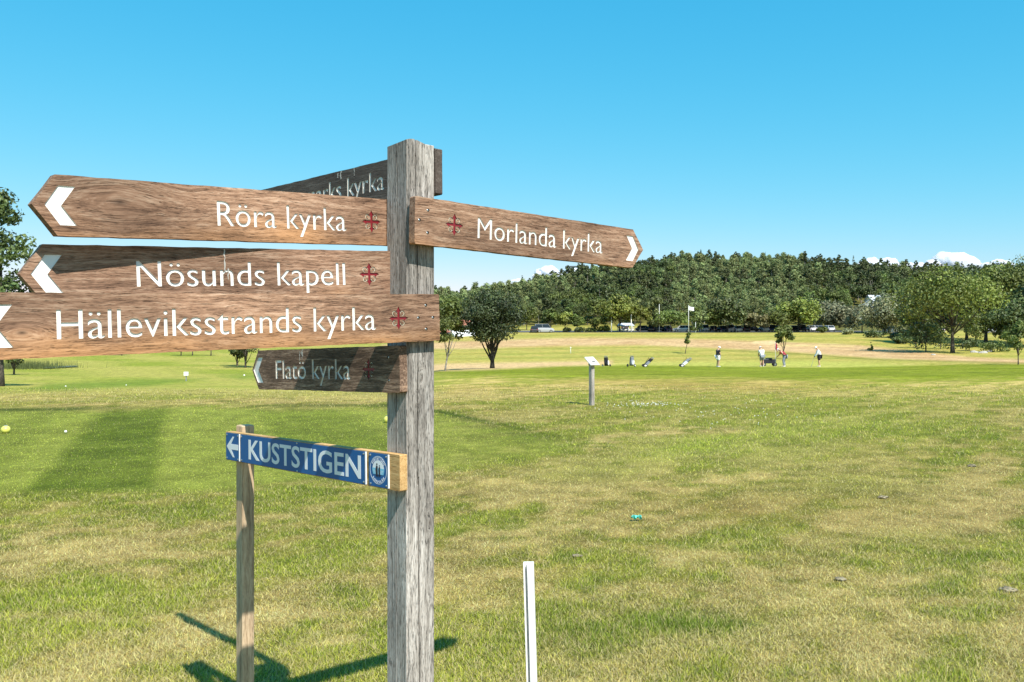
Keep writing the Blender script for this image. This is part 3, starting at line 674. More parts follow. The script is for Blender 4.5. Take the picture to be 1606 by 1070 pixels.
link('logo_ring', sheet('logo_ring', [ell(lx, ly, .0425, n=36), ell(lx, ly, .0410, n=36)], .0031, .0034, [M['signwhite']]), bo)
link('logo_sky', sheet('logo_sky', [[p for p in ell(lx, ly, .0300, n=36) if p[1] >= ly-.001]], .0031, .0033, [M['signwhite']]), bo)
seap = [p for p in ell(lx, ly, .0300, n=36) if -.012 < p[1]-ly < .0005]
seap = [(lx-.030, ly-.0015), (lx-.030, ly+.006), (lx+.030, ly+.006), (lx+.030, ly-.0015), (lx+.026, ly-.013), (lx-.026, ly-.013)]
link('logo_sea', sheet('logo_sea', [seap], .0033, .0035, [M['seablue']]), bo)
for k in range(3): link('logo_wave', sheet('logo_wave', [rect(lx-.026+.004*k, ly-.002-.004*k, lx+.026-.003*k, ly-.0012-.004*k, .0002)], .0035, .0036, [M['signwhite']]), bo)
for (hx, s) in ((lx-.006, 1.0), (lx+.007, .78)):
    fig = [(hx-.0045*s, ly-.020), (hx-.0015*s, ly-.020), (hx, ly-.008), (hx+.002*s, ly-.020), (hx+.005*s, ly-.020), (hx+.0035*s, ly+.004*s), (hx+.0045*s, ly+.010*s), (hx+.001*s, ly+.014*s), (hx-.004*s, ly+.012*s), (hx-.007*s, ly+.002*s)]
    link('logo_hiker', sheet('logo_hiker', [fig, ell(hx, ly+.0178*s, .0030*s, n=10)], .0037, .0040, [M['blackcloth']]), bo)
def arc_text(body, r, a_mid, span, up=1, cap=.0075):
    out = []
    for k, chh in enumerate(body):
        ls = text_loops(chh, .01)
        if not ls: continue
        wdt = max(p[0] for l in ls for p in l); a = a_mid+(-1 if up > 0 else 1)*(k-(len(body)-1)/2)*span/len(body)
        rot = a-math.pi/2 if up > 0 else a+math.pi/2; rr = r if up > 0 else r+cap
        for l in ls:
            q = []
            for x, y in l:
                x = (x-wdt/2)*cap/CAPU*.9; y = y*cap/CAPU
                q.append((lx+rr*math.cos(a)+x*math.cos(rot)-y*math.sin(rot), ly+rr*math.sin(a)+x*math.sin(rot)+y*math.cos(rot)))
            out.append(q)
    return out
for at_ in (arc_text('KUSTSTIGEN', .0315, math.pi/2, 2.1), arc_text('BOHUSLÄN', .0315, -math.pi/2, 1.9, -1)): link('logo_lettering', sheet('logo_lettering', at_, .0031, .0035, [M['signwhite']]), bo)

# ------------------------------------------------------------------ white stake
stx = empty('white_stake', (.075, 2.6, 0)); tag(stx, 'slim white grooved marker stake standing in the grass', 'marker stake')
prof = [(-.0150, -.014), (-.0105, -.014), (-.0105, .006), (-.0040, .006), (-.0035, -.016), (.0150, -.014), (.0150, .014), (-.0150, .014)]
vs = [(x, y, z) for z in (-.25, .926) for x, y in prof]; k = len(prof)
MB().add(vs, [(i, (i+1) % k, k+(i+1) % k, k+i) for i in range(k)]+[tuple(range(k))[::-1], tuple(range(k, 2*k))]).build('profile', M['white'], stx)
stx.rotation_euler = (0, R(-1.66), R(-4))
# ------------------------------------------------------------------ info lectern
p = row_at(928, 636); st_ = empty('info_lectern', p); tag(st_, 'small slanted white info panel on a square grey wooden post in the grass', 'info stand')
MB().box((0, 0, .44), (.085, .085, .98), 0, Matrix.Rotation(R(38), 3, 'Z')).build('post', M['post'], st_)
a_ = Vector((.20, .20, 0)); b_ = Vector((.13, -.13, -.165)); c0 = Vector((-.155, -.06, 1.045)); nn = a_.cross(b_).normalized()
if nn.z < 0: nn = -nn
q = [c0, c0+a_, c0+a_+b_, c0+b_]; q2 = [v-nn*.022 for v in q]
MB().add(q+q2, [(0, 1, 2, 3), (7, 6, 5, 4), (0, 4, 5, 1), (1, 5, 6, 2), (2, 6, 7, 3), (3, 7, 4, 0)]).build('panel', M['white'], st_)
MB().box((0, 0, .915), (.10, .10, .10), 0, Matrix.Rotation(R(38), 3, 'Z')).build('bracket', M['black'], st_)

# ------------------------------------------------------------------ trees
def crown_np(h, r, base, n, leaf, seed, shape='round', clumps=38, lean=(0, 0), sparse=1.0):
    g = np.random.default_rng(seed)
    cz = (h+base)/2; rz = (h-base)/2
    if shape == 'round':
        d = g.normal(size=(clumps, 3)); d /= np.linalg.norm(d, axis=1)[:, None]; d[:, 2] = np.abs(d[:, 2])*np.where(g.uniform(size=clumps) < .72, 1, -.8)
        rad = g.uniform(.35, .86, clumps)[:, None]; C = d*rad*np.array([r, r, rz])+[0, 0, cz]; cr = g.uniform(.20, .36, clumps)*r
    elif shape == 'pine':
        t = g.uniform(0, 1, clumps)**.8; z = base+(h-base)*t*.96; rr = r*np.clip(1.08-t**1.6, .12, 1)*g.uniform(.15, 1, clumps)**.6
        a = g.uniform(0, 6.283, clumps); C = np.stack([rr*np.cos(a), rr*np.sin(a), z], 1); cr = r*g.uniform(.20, .40, clumps)*np.clip(1.15-t*.7, .3, 1)
    elif shape == 'spruce':
        t = g.uniform(0, 1, clumps); z = base+(h-base)*t; rr = r*(1-t)*g.uniform(.3, 1, clumps)
        a = g.uniform(0, 6.283, clumps); C = np.stack([rr*np.cos(a), rr*np.sin(a), z], 1); cr = r*(.08+.26*(1-t))
    else:   # tall: loose upright crown
        t = g.uniform(0, 1, clumps); z = base+(h-base)*t; rr = r*np.sin(np.clip(t*.86+.12, 0, 1)*math.pi)**.7*g.uniform(.1, .9, clumps)
        a = g.uniform(0, 6.283, clumps); C = np.stack([rr*np.cos(a), rr*np.sin(a), z], 1); cr = r*g.uniform(.22, .38, clumps)
    C[:, 0] += lean[0]*(C[:, 2]/h); C[:, 1] += lean[1]*(C[:, 2]/h)
    k = g.choice(clumps, n, p=(cr**2)/np.sum(cr**2)); d = g.normal(size=(n, 3)); d /= np.linalg.norm(d, axis=1)[:, None]
    flat = .55 if shape in ('pine', 'spruce') else .8
    P = C[k]+d*(cr[k]*g.uniform(.35, 1.15, n)**.7)[:, None]*np.array([1, 1, flat])*sparse
    nrm = d*.8+g.normal(size=(n, 3))*.55+[0, 0, .35]; nrm /= np.linalg.norm(nrm, axis=1)[:, None]
    t1 = np.cross(nrm, g.normal(size=(n, 3))); t1 /= np.linalg.norm(t1, axis=1)[:, None]; t2 = np.cross(nrm, t1)
    s = (leaf*g.uniform(.6, 1.35, n))[:, None]
    V = np.stack([P-t1*s*.62, P+t2*s*.36+nrm*s*.08, P+t1*s*.62, P-t2*s*.36+nrm*s*.08], 1).reshape(-1, 3)
    cc = (g.uniform(.60, 1.40, clumps)[k]*g.uniform(.75, 1.25, n))[:, None]*np.array([1.0, 1.0, 1.0])
    yel = g.uniform(0, 1, n)[:, None]; cc = cc*(1+yel*np.array([.22, .06, -.1]))
    return V, np.arange(4*n).reshape(-1, 4), np.repeat(cc, 4, 0), C
def trunk_mb(h, r, base, C, seed, tr=None, nl=7, lean=(0, 0), bend=.03, fork=False):
    g = random.Random(seed); mb = MB(); tr = tr or h*.022
    top = base+(h-base)*.62; pts = []; n = 6
    for i in range(n+1):
        t = i/n; z = -.3+(top+.3)*t; pts.append((lean[0]*max(z, 0)/h+g.uniform(-1, 1)*bend*h*.3*t, lean[1]*max(z, 0)/h+g.uniform(-1, 1)*bend*h*.3*t, z))
    mb.tube(pts, [tr*(1.35 if i == 0 else 1.0-.72*i/n) for i in range(n+1)], 8)
    idx = list(range(len(C))); g.shuffle(idx)
    for j in idx[:nl]:
        c = C[j]; k = g.choice([2, 3, 3, 4, 4, 5]) if not fork else g.choice([1, 2, 2, 3]); s = Vector(pts[k]); e = Vector(c)
        if e.z < s.z+.1*h*0.5: continue
        mid = s.lerp(e, .5)+Vector((0, 0, -.04*h)); mb.tube([s, mid, e], [tr*.42, tr*.28, tr*.1], 5)
    return mb
NT = [0]
def tree(name, loc, h, r, base, n, leaf, leafm, label, cat='tree', shape='round', group=None, clumps=38, lean=(0, 0), bark='bark', tr=None, seed=None, rz=0, fork=False, nl=8):
    NT[0] += 1; seed = seed or 100+NT[0]
    V, Fq, cc, C = crown_np(h, r, base, n, leaf, seed, shape, clumps, lean)
    root_ = empty(name, loc, rz); tag(root_, label, cat, group)
    link('crown', mesh_np('crown', V, Fq, False, [L[leafm]], col=cc), root_)
    trunk_mb(h, r, base, C, seed, tr, nl, lean, fork=fork).build('trunk', M[bark], root_, smooth=True)
    return root_
def pt(px, base_row, top_row, wpx, n, leaf_px, leafm, label, **k):
    """tree traced by its foot, top and crown width in the photograph, stood on the terrain"""
    d = k.pop('dist', None); name = k.pop('name', 'broadleaf_tree'); cb_ = k.pop('crown_row', None)
    p = at(px, d) if d else row_at(px, base_row)
    top = EYE+(HOR-top_row)/F*p.y; h = top-p.z; r = wpx/2/F*p.y
    cbz = (EYE+(HOR-cb_)/F*p.y-p.z) if cb_ else h*.22
    return tree(name, p, h, r, cbz, n, leaf_px/F*p.y, leafm, label, **k)
pt(772, 578, 452, 112, 15000, 3.0, 'vdark', 'dense dark round tree with forked trunk in front of the hill beside the signpost', crown_row=551, clumps=60, tr=.17, fork=True, nl=14, bark='barkdark')
pt(698, 582, 480, 62, 2600, 3.4, 'mid', 'slender leaning tree half hidden behind the right edge of the signpost', crown_row=556, clumps=26, lean=(.7, 0), tr=.07, fork=True, bark='barkpale')
pt(1074, 550, 482, 20, 900, 3.0, 'mid', 'thin young tree bent to the right near the tilted golf bag', name='young_tree', shape='tall', crown_row=542, clumps=16, lean=(1.5, 0), tr=.05, dist=118)
pt(1229, 560, 509, 36, 1500, 3.2, 'mid', 'short bushy young tree behind the golfer in red', name='young_tree', crown_row=549, clumps=24, tr=.07, dist=104)
pt(1597, 572, 501, 44, 1700, 3.4, 'mid', 'small tree at the right edge of the photo, in front of the grove', name='young_tree', crown_row=556, clumps=22, tr=.06, fork=True)
pt(1366, 549, 537, 11, 260, 2.2, 'light', 'tiny conifer sapling standing alone in the dry heath grass', name='conifer_sapling', shape='spruce', crown_row=549, clumps=14, tr=.03, dist=128)
pt(0, 606, 308, 118, 7000, 5.5, 'dark', 'tall leafy tree at the left edge of the photo behind the sign tips', crown_row=560, clumps=70, tr=.2, shape='tall')
pt(-70, 610, 330, 150, 3000, 7, 'mid', 'broad tree just outside the left edge casting shade on the fairway', crown_row=540, clumps=40, tr=.3)
for i, (x, b, t, wd, lab) in enumerate(((385, 577, 505, 70, 'dark bushy tree seen between the long board and the Flatö board'), (372, 574, 520, 40, 'smaller dark tree beside the bushy one under the long board'))):
    pt(x, b, t, wd, 2400, 3.4, 'dark', lab, crown_row=568, clumps=34, tr=.12, fork=True, nl=12, name='dark_tree')
for i, (x, b, t, wd, lab) in enumerate(((191, 558, 500, 46, 'fairway tree whose foot shows alone below the middle of the long board'), (284, 558, 508, 30, 'leftmost of three small fairway trees below the long board'), (302, 558, 510, 26, 'middle one of three small fairway trees below the long board'), (331, 558, 506, 30, 'rightmost of three small fairway trees below the long board'))):
    pt(x, b, t, wd, 900, 3.0, 'mid', lab, crown_row=553, clumps=20, tr=.10, name='fairway_tree', group='small trees on the left fairway')
pt(22, 588, 545, 50, 1500, 3.4, 'dark', 'low gnarled tree with thin stems by the reeds at the left', crown_row=572, clumps=24, tr=.10, fork=True, nl=12, name='gnarled_tree')
tree('broadleaf_tree', Vector((32.3, 50.5, Hs(32.3, 50.5))), 7.5, 2.3, 2.2, 2500, .16, 'mid', 'tree just past the right edge throwing a long thin shade on the green', clumps=30)
# edge-of-course trees
edge = [
 (700, 520, 462, 70, 'mid', 'round', 'leafy tree rising behind the red roof just right of the signpost'),
 (742, 520, 470, 50, 'grey', 'round', 'greyish tree behind the left flank of the big dark tree'),
 (826, 520, 478, 44, 'mid', 'round', 'green tree behind the right flank of the big dark tree'),
 (864, 521, 484, 34, 'mid', 'round', 'first small round tree right of the parked van'),
 (886, 521, 488, 30, 'light', 'round', 'second small round tree right of the parked van, paler'),
 (906, 521, 494, 26, 'mid', 'round', 'third and lowest small tree right of the parked van'),
 (934, 521, 472, 34, 'mid', 'tall', 'narrow upright tree left of the large pale tree'),
 (972, 521, 463, 62, 'light', 'round', 'large pale green round tree over the white pavilion'),
 (1004, 521, 476, 34, 'light', 'round', 'bright yellow green tree right of the white pavilion'),
 (1030, 521, 469, 34, 'birch', 'tall', 'loose birch like tree by the thin pole'),
 (1052, 521, 487, 56, 'mid', 'round', 'low round tree shading the dark parked cars left of the flag'),
 (1094, 521, 478, 40, 'birch', 'tall', 'tall loose tree directly right of the white flag'),
 (1120, 521, 484, 34, 'mid', 'round', 'mid green tree tucked left of the very dark round tree'),
 (1141, 521, 468, 66, 'dark', 'round', 'very dark round tree above the row of parked cars'),
 (1177, 521, 491, 28, 'brown', 'round', 'small brownish tree in the gap between parked cars'),
 (1194, 521, 492, 30, 'brown', 'round', 'small olive brown tree above the white parked car'),
 (1222, 521, 488, 56, 'mid', 'round', 'spreading green tree behind the bushy young tree'),
 (1252, 521, 471, 70, 'light', 'round', 'bright green domed tree behind the golfer in white'),
 (1308, 523, 474, 66, 'grey', 'round', 'silvery green tree right of the bright domed tree'),
 (1352, 526, 474, 56, 'grey', 'round', 'silvery tree with pale blossom left of the grey roof'),
 (1388, 528, 462, 84, 'grey', 'round', 'widest silvery green tree below the grey roof'),
 (1424, 530, 470, 50, 'dark', 'round', 'dark tree between the silvery tree and the tall grove'),
 (1446, 534, 424, 70, 'pine', 'pine', 'dark pine at the left of the tall grove'),
 (1494, 550, 413, 150, 'lime', 'round', 'tallest spreading yellow green tree of the right grove'),
 (1546, 535, 410, 110, 'lime', 'round', 'tall tree right of the spreading yellow green one'),
 (1590, 535, 402, 120, 'mid', 'round', 'dark tall tree reaching the top at the right edge'),
 (1592, 541, 470, 90, 'dark', 'round', 'low dark tree filling the shade at the right edge'),
 (1640, 540, 410, 100, 'dark', 'round', 'dark tree just past the right edge of the photo'),
 (1516, 546, 425, 120, 'vdark', 'round', 'dark leafy tree standing behind the spreading grove tree'),  # very dark leaf colour stands in for the grove's self-shadow
 (1462, 542, 445, 90, 'vdark', 'round', 'dark crowned tree at the left side of the grove, behind its edge'),  # likewise, self-shadow of the grove put into the leaf colour
 (1452, 548, 500, 60, 'dark', 'round', 'low dark tree at the left foot of the right grove'),
 (1530, 540, 488, 56, 'mid', 'round', 'low arching tree at the right foot of the grove'),
]
for i, (x, b, t, wd, lm, sh, lab) in enumerate(edge):
    if x > 1430 and lm != 'vdark': b += 4
    dist = {520: 226, 521: 207, 523: 220, 526: 205, 528: 196, 530: 186, 546: 160, 542: 168}.get(b)
    big = wd > 60; wd = wd*1.12
    tree_ = pt(x, b, t, wd, 8000 if x > 1430 and big else (4200 if big else 2000), 3.6 if big else 3.0, lm, lab, shape=sh, clumps=(40 if x > 1430 else 52) if big else 24, dist=dist, crown_row=b-(b-t)*(.06 if lm in ('grey', 'dark', 'vdark') or x > 1430 else .20), name='pine_tree' if sh == 'pine' else ('birch_tree' if sh == 'tall' else 'broadleaf_tree'), nl=10, fork=big)
# shrubs along the car park and under the grove
def shrub(px, row, hpx, wpx, lm, lab, dist=None, name='shrub'):
    p = at(px, dist) if dist else row_at(px, row)
    h = hpx/F*p.y; r = wpx/2/F*p.y
    V, Fq, cc, C = crown_np(h, r, 0, 700, 2.6/F*p.y, 900+int(px), 'round', 16)
    e = empty(name, p); tag(e, lab, 'shrub'); link('foliage', mesh_np('foliage', V, Fq, False, [L[lm]], col=cc), e)
    trunk_mb(h, r, h*.2, C, int(px), h*.03, 5).build('stem', M['bark'], e)
for a_s in ((888, 521, 7, 15, 'dark', 'left of two low dark clipped shrubs by the car park', 206), (907, 521, 7, 16, 'dark', 'right of two low dark clipped shrubs by the car park', 206),
            (925, 521, 6, 24, 'mid', 'low green shrub strip left of the white pole', 207), (948, 521, 9, 24, 'light', 'pale green shrub at the foot of the white pole', 207),
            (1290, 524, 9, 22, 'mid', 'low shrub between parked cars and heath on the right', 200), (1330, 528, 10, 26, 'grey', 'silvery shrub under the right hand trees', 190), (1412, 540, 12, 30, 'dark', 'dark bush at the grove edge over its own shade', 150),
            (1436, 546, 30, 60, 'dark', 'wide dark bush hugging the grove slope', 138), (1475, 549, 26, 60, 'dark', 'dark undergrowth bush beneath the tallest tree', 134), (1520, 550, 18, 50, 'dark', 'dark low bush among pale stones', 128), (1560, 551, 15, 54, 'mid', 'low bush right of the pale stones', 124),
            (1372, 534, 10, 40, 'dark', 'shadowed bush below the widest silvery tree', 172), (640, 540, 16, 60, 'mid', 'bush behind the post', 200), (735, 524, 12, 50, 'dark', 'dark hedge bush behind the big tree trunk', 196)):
    shrub(*a_s)
# forest on the hill
PROTO = []
for k, (sh, lm, h, r, base, lf) in enumerate((('pine', 'pine', 11.5, 3.3, 2.6, .80), ('pine', 'pine', 12.5, 3.0, 3.6, .80), ('pine', 'dark', 10, 3.8, 2.0, .85), ('round', 'mid', 9.5, 3.5, 1.6, .80), ('round', 'dark', 10, 3.9, 1.8, .85), ('tall', 'birch', 11.5, 2.7, 2.0, .70), ('tall', 'birch', 10.0, 3.0, 2.0, .70), ('spruce', 'pine', 13.5, 2.6, .8, .65))):
    V, Fq, cc, C = crown_np(h, r, base, 1300, lf*.66, 500+k, sh, 34)
    tmb = trunk_mb(h, r, base, C, 500+k, .20, 5).mesh('t')
    tv = np.array([v.co[:] for v in tmb.vertices]); nv = len(V)
    f4 = np.array([list(p.vertices) for p in tmb.polygons if len(p.vertices) == 4])+nv
    me = mesh_np('forest_tree', np.concatenate([V, tv]), [Fq, f4], False, [L[lm], M['barkpale'] if sh != 'round' else M['bark']], midx=[0]*len(Fq)+[1]*len(f4), col=np.concatenate([cc, np.ones((len(tv), 3))]))
    PROTO.append(me)
    bpy.data.meshes.remove(tmb)
def forest():
    g = np.random.default_rng(3); sp = []
    y = 252.0
    while y < 490:
        step = 4.9+(y-250)*.004; xs = np.arange(-1080/F*y, 1120/F*y, step)
        xs = xs+g.uniform(-.45, .45, len(xs))*step; ys = y+g.uniform(-.45, .45, len(xs))*step
        sp += list(zip(xs, ys)); y += step*.95
    sp = np.array(sp); px = 803+F*sp[:, 0]/sp[:, 1]
    sp = sp[~((px > 1335) & (px < 1392) & (sp[:, 1] < 292))]; px = 803+F*sp[:, 0]/sp[:, 1]
    z = H(sp[:, 0], sp[:, 1]); n = len(sp); u = g.uniform(size=n); zn = vnoise(sp[:, 0]/28, sp[:, 1]/28, 91); zn2 = vnoise(sp[:, 0]/40+9, sp[:, 1]/40, 95)
    kind = np.where(u < .4, 0, np.where(u < .7, 1, 2))
    br = ((px > 1055) & (px < 1260) & (sp[:, 1] < 390) & (zn > .25)) | (zn2 > .80)
    kind = np.where(br, np.where(u < .5, 5, 6), kind)
    rd = ((zn > .62) & ~br) | ((sp[:, 1] < 285) & (u > .45) & ~br); kind = np.where(rd, np.where(u < .6, 3, 4), kind)
    kind = np.where((u > .975), 7, kind)
    scl = g.uniform(.55, .98, n)*np.where(sp[:, 1] < 275, .82, 1.0); rot = g.uniform(0, 6.283, n)
    inview = (px > 684) & (px < 1620); order = np.argsort(sp[:, 1]+np.where(inview, 0, 1e5)); ind = order[:296]; mask = np.zeros(n, bool); mask[ind] = True
    labs = {0: 'dark pine in the dense forest on the hillside', 1: 'dark pine in the dense forest on the hillside', 2: 'dark pine in the dense forest on the hillside', 3: 'mid green broadleaf tree in the forest on the hillside', 4: 'mid green broadleaf tree in the forest on the hillside', 5: 'pale feathery birch in the forest on the hillside', 6: 'pale feathery birch in the forest on the hillside', 7: 'pointed spruce in the forest on the hillside'}
    nm = {0: 'pine_tree', 1: 'pine_tree', 2: 'pine_tree', 3: 'broadleaf_tree', 4: 'broadleaf_tree', 5: 'birch_tree', 6: 'birch_tree', 7: 'spruce_tree'}
    gp = {'pine_tree': 'pines of the hillside forest', 'broadleaf_tree': 'broadleaf trees of the hillside forest', 'birch_tree': 'birches of the hillside forest', 'spruce_tree': 'spruces of the hillside forest'}
    src = {}
    for i in ind:
        k = int(kind[i]); o = bpy.data.objects.new(nm[k], PROTO[k]); COL.objects.link(o); o.location = (sp[i, 0], sp[i, 1], z[i]-.2); o.scale = (scl[i],)*3; o.rotation_euler = (0, 0, rot[i])
        tag(o, labs[k], nm[k].split('_')[0] if k != 3 and k != 4 else 'tree', gp[nm[k]]); src.setdefault(k, o)
    rest = ~mask; P = np.stack([sp[:, 0], sp[:, 1], z-.2], 1)[rest]
    me = bpy.data.meshes.new('forest'); me.from_pydata(P.tolist(), [], [])
    for nme, arr, ty in (('kind', kind[rest], 'INT'), ('scl', scl[rest], 'FLOAT'), ('rot', rot[rest], 'FLOAT')):
        a = me.attributes.new(nme, ty, 'POINT'); a.data.foreach_set('value', np.asarray(arr, dtype=np.int32 if ty == 'INT' else np.float32))
    fo = link('forest', me); tag(fo, 'dense mixed forest covering the hill up to its ridge', 'forest', kind='stuff')
    ng = bpy.data.node_groups.new('forest', 'GeometryNodeTree'); ng.interface.new_socket('Geometry', in_out='INPUT', socket_type='NodeSocketGeometry'); ng.interface.new_socket('Geometry', in_out='OUTPUT', socket_type='NodeSocketGeometry')
    N = ng.nodes.new; gi = N('NodeGroupInput'); go = N('NodeGroupOutput'); jn = N('GeometryNodeJoinGeometry')
    ak = N('GeometryNodeInputNamedAttribute'); ak.data_type = 'INT'; ak.inputs[0].default_value = 'kind'
    asc = N('GeometryNodeInputNamedAttribute'); asc.data_type = 'FLOAT'; asc.inputs[0].default_value = 'scl'
    ar_ = N('GeometryNodeInputNamedAttribute'); ar_.data_type = 'FLOAT'; ar_.inputs[0].default_value = 'rot'
    cx = N('ShaderNodeCombineXYZ'); ng.links.new(ar_.outputs[0], cx.inputs[2])
    for k, ob in sorted(src.items()):
        cmp = N('FunctionNodeCompare'); cmp.data_type = 'INT'; cmp.operation = 'EQUAL'; ng.links.new(ak.outputs[0], cmp.inputs[2]); cmp.inputs[3].default_value = k
        oi = N('GeometryNodeObjectInfo'); oi.inputs['Object'].default_value = ob; oi.transform_space = 'ORIGINAL'; oi.inputs['As Instance'].default_value = True
        ip = N('GeometryNodeInstanceOnPoints'); ng.links.new(gi.outputs[0], ip.inputs['Points']); ng.links.new(cmp.outputs[0], ip.inputs['Selection']); ng.links.new(oi.outputs['Geometry'], ip.inputs['Instance'])
        ng.links.new(cx.outputs[0], ip.inputs['Rotation']); ng.links.new(asc.outputs[0], ip.inputs['Scale']); ng.links.new(ip.outputs[0], jn.inputs[0])
    ng.links.new(jn.outputs[0], go.inputs[0]); md = fo.modifiers.new('forest', 'NODES'); md.node_group = ng
forest()

# ------------------------------------------------------------------ cars
def loft(mb, secs, m=0):
    n = len(secs[0]); vs = [p for s in secs for p in s]
    mb.add(vs, [(i*n+k, i*n+(k+1) % n, (i+1)*n+(k+1) % n, (i+1)*n+k) for i in range(len(secs)-1) for k in range(n)]+[tuple(range(n))[::-1], tuple((len(secs)-1)*n+k for k in range(n))], m)
def make_car(kind):
    root_ = empty('parked_car')
    hR, x0, x1, xr0, xr1, belt = {'hatch': (1.46, -1.75, 1.05, -1.45, .35, .92), 'suv': (1.68, -2.05, 1.0, -1.85, .45, 1.02), 'van': (1.95, -2.2, 1.35, -2.15, .75, 1.10), 'estate': (1.48, -2.1, 1.0, -1.85, .3, .93)}[kind]
    b = MB(); S = []
    for x, zt, hw, zb in ((-2.22, .60, .70, .40), (-2.15, belt-.12, .80, .30), (-1.8, belt-.01, .86, .25), (-.8, belt, .89, .22), (.7, belt-.01, .89, .22), (1.35, belt-.07, .87, .23), (1.95, belt-.20, .80, .28), (2.20, .52, .66, .38)):
        S.append([(x, -hw*.92, zb), (x, hw*.92, zb), (x, hw, (zb+zt)/2), (x, hw*.97, zt-.06), (x, hw*.86, zt), (x, -hw*.86, zt), (x, -hw*.97, zt-.06), (x, -hw, (zb+zt)/2)])
    loft(b, S); b_o = b.build('body', M['grey'], root_, smooth=False)
    g_ = MB(); g_.add([(x0, -.76, belt-.02), (x1, -.76, belt-.02), (x1, .76, belt-.02), (x0, .76, belt-.02), (xr0, -.62, hR-.03), (xr1, -.62, hR-.03), (xr1, .62, hR-.03), (xr0, .62, hR-.03)],
                      [(0, 1, 5, 4), (1, 2, 6, 5), (2, 3, 7, 6), (3, 0, 4, 7)]); g_.build('windows', M['glass'], root_)
    r_ = MB(); r_.add([(xr0-.03, -.63, hR-.035), (xr1+.05, -.63, hR-.035), (xr1+.05, .63, hR-.035), (xr0-.03, .63, hR-.035), (xr0+.1, -.55, hR), (xr1-.1, -.55, hR), (xr1-.1, .55, hR), (xr0+.1, .55, hR)],
                      [(0, 1, 5, 4), (1, 2, 6, 5), (2, 3, 7, 6), (3, 0, 4, 7), (4, 5, 6, 7), (3, 2, 1, 0)])
    for s in (-1, 1):
        for (xa, xb) in ((x1-.02, xr1), ((x0+x1)/2-.1, (xr0+xr1)/2), (x0+.02, xr0)): r_.tube([(xa, s*.775, belt-.02), (xb, s*.63, hR-.03)], .035, 4)
    r_.build('roof', M['grey'], root_)
    for sx in (-1.35, 1.35):
        for sy in (-1, 1):
            w_ = MB().tube([(0, -.1, 0), (0, .1, 0)], .32, 14).build('wheel', M['black'], root_, (sx, sy*.80, .32))
            MB().tube([(0, sy*.095, 0), (0, sy*.115, 0)], .20, 10).build('rim', M['steel'], w_)
    for sy in (-1, 1): MB().box((0, 0, 0), (.06, .32, .13)).build('headlight', M['signwhite'], root_, (2.13, sy*.55, .60)); MB().box((0, 0, 0), (.05, .22, .16)).build('tail_light', M['redcloth'], root_, (-2.19, sy*.62, .70))
    return root_
CP = {n: paint('car_paint_'+n, c, .25, .1, .02) for n, c in (('white', (.75, .75, .75)), ('silver', (.42, .43, .45)), ('black', (.015, .016, .02)), ('navy', (.02, .04, .09)), ('darkgrey', (.06, .06, .065)), ('red', (.3, .03, .03)))}
cars = [(838, 'estate', 'darkgrey', 90, 'dark estate car beside the white van under the big tree'), (854, 'van', 'silver', 8, 'silver white van parked right of the big dark tree'),
        (1011, 'hatch', 'black', 0, 'black car at the left end of the shaded parked row'), (1022, 'suv', 'darkgrey', 80, 'dark grey car second in the shaded parked row'), (1034, 'estate', 'black', 5, 'black estate car third in the shaded parked row'), (1046, 'hatch', 'navy', 95, 'navy hatchback just left of the white car by the flag'), (1069, 'estate', 'white', 178, 'white car directly below the white flag'),
        (1104, 'suv', 'silver', 90, 'silver car seen end on right of the flag'), (1118, 'hatch', 'black', 85, 'black car left of the very dark tree'), (1131, 'estate', 'navy', 92, 'navy car under the very dark tree'), (1144, 'suv', 'silver', 88, 'silver car under the very dark tree'), (1155, 'hatch', 'white', 95, 'white hatchback under the very dark tree, right side'), (1168, 'suv', 'darkgrey', 90, 'dark grey car in the gap by the brownish tree'), (1180, 'estate', 'black', 10, 'black car low behind the brownish tree'),
        (1198, 'suv', 'white', 95, 'white tall car left of the bushy young tree'), (1208, 'suv', 'navy', 88, 'navy car touching the white tall car'), (1219, 'hatch', 'navy', 92, 'navy hatchback behind the bushy young tree'), (1243, 'estate', 'black', 90, 'black car right of the bushy young tree'), (1256, 'suv', 'black', 85, 'black tall car under the bright domed tree'), (1271, 'hatch', 'white', 90, 'white hatchback right of the bright domed tree'), (1286, 'estate', 'silver', 5, 'silver estate car right of the bright domed tree'), (1299, 'hatch', 'white', 95, 'white car at the right end of the sunlit row'),
        (1400, 'estate', 'white', 10, 'white car behind the silvery trees'), (1438, 'suv', 'silver', 5, 'silver car left of the grove trunks'), (1470, 'hatch', 'white', 90, 'white car glimpsed between the grove trunks'), (1555, 'estate', 'silver', 5, 'silver car behind the right grove'), (980, 'suv', 'darkgrey', 80, 'dark car right of the white pavilion')]
protos = {}
for (px_, kd, cn, rz, lab) in cars:
    if kd not in protos: protos[kd] = make_car(kd); o = protos[kd]; first = True
    else: o = copy_tree(protos[kd])
    d = 211 if px_ < 1320 else 200
    if px_ == 980: d = 222
    if px_ in (838, 854): d = 203
    q = at(px_, d); o.location = q; o.rotation_euler = (0, 0, R(rz))
    tag(o, lab, 'car', 'cars parked along the far side of the course')
    for ch in o.children:
        if ch.name.startswith(('body', 'roof')): ch.material_slots[0].link = 'OBJECT'; ch.material_slots[0].material = CP[cn]
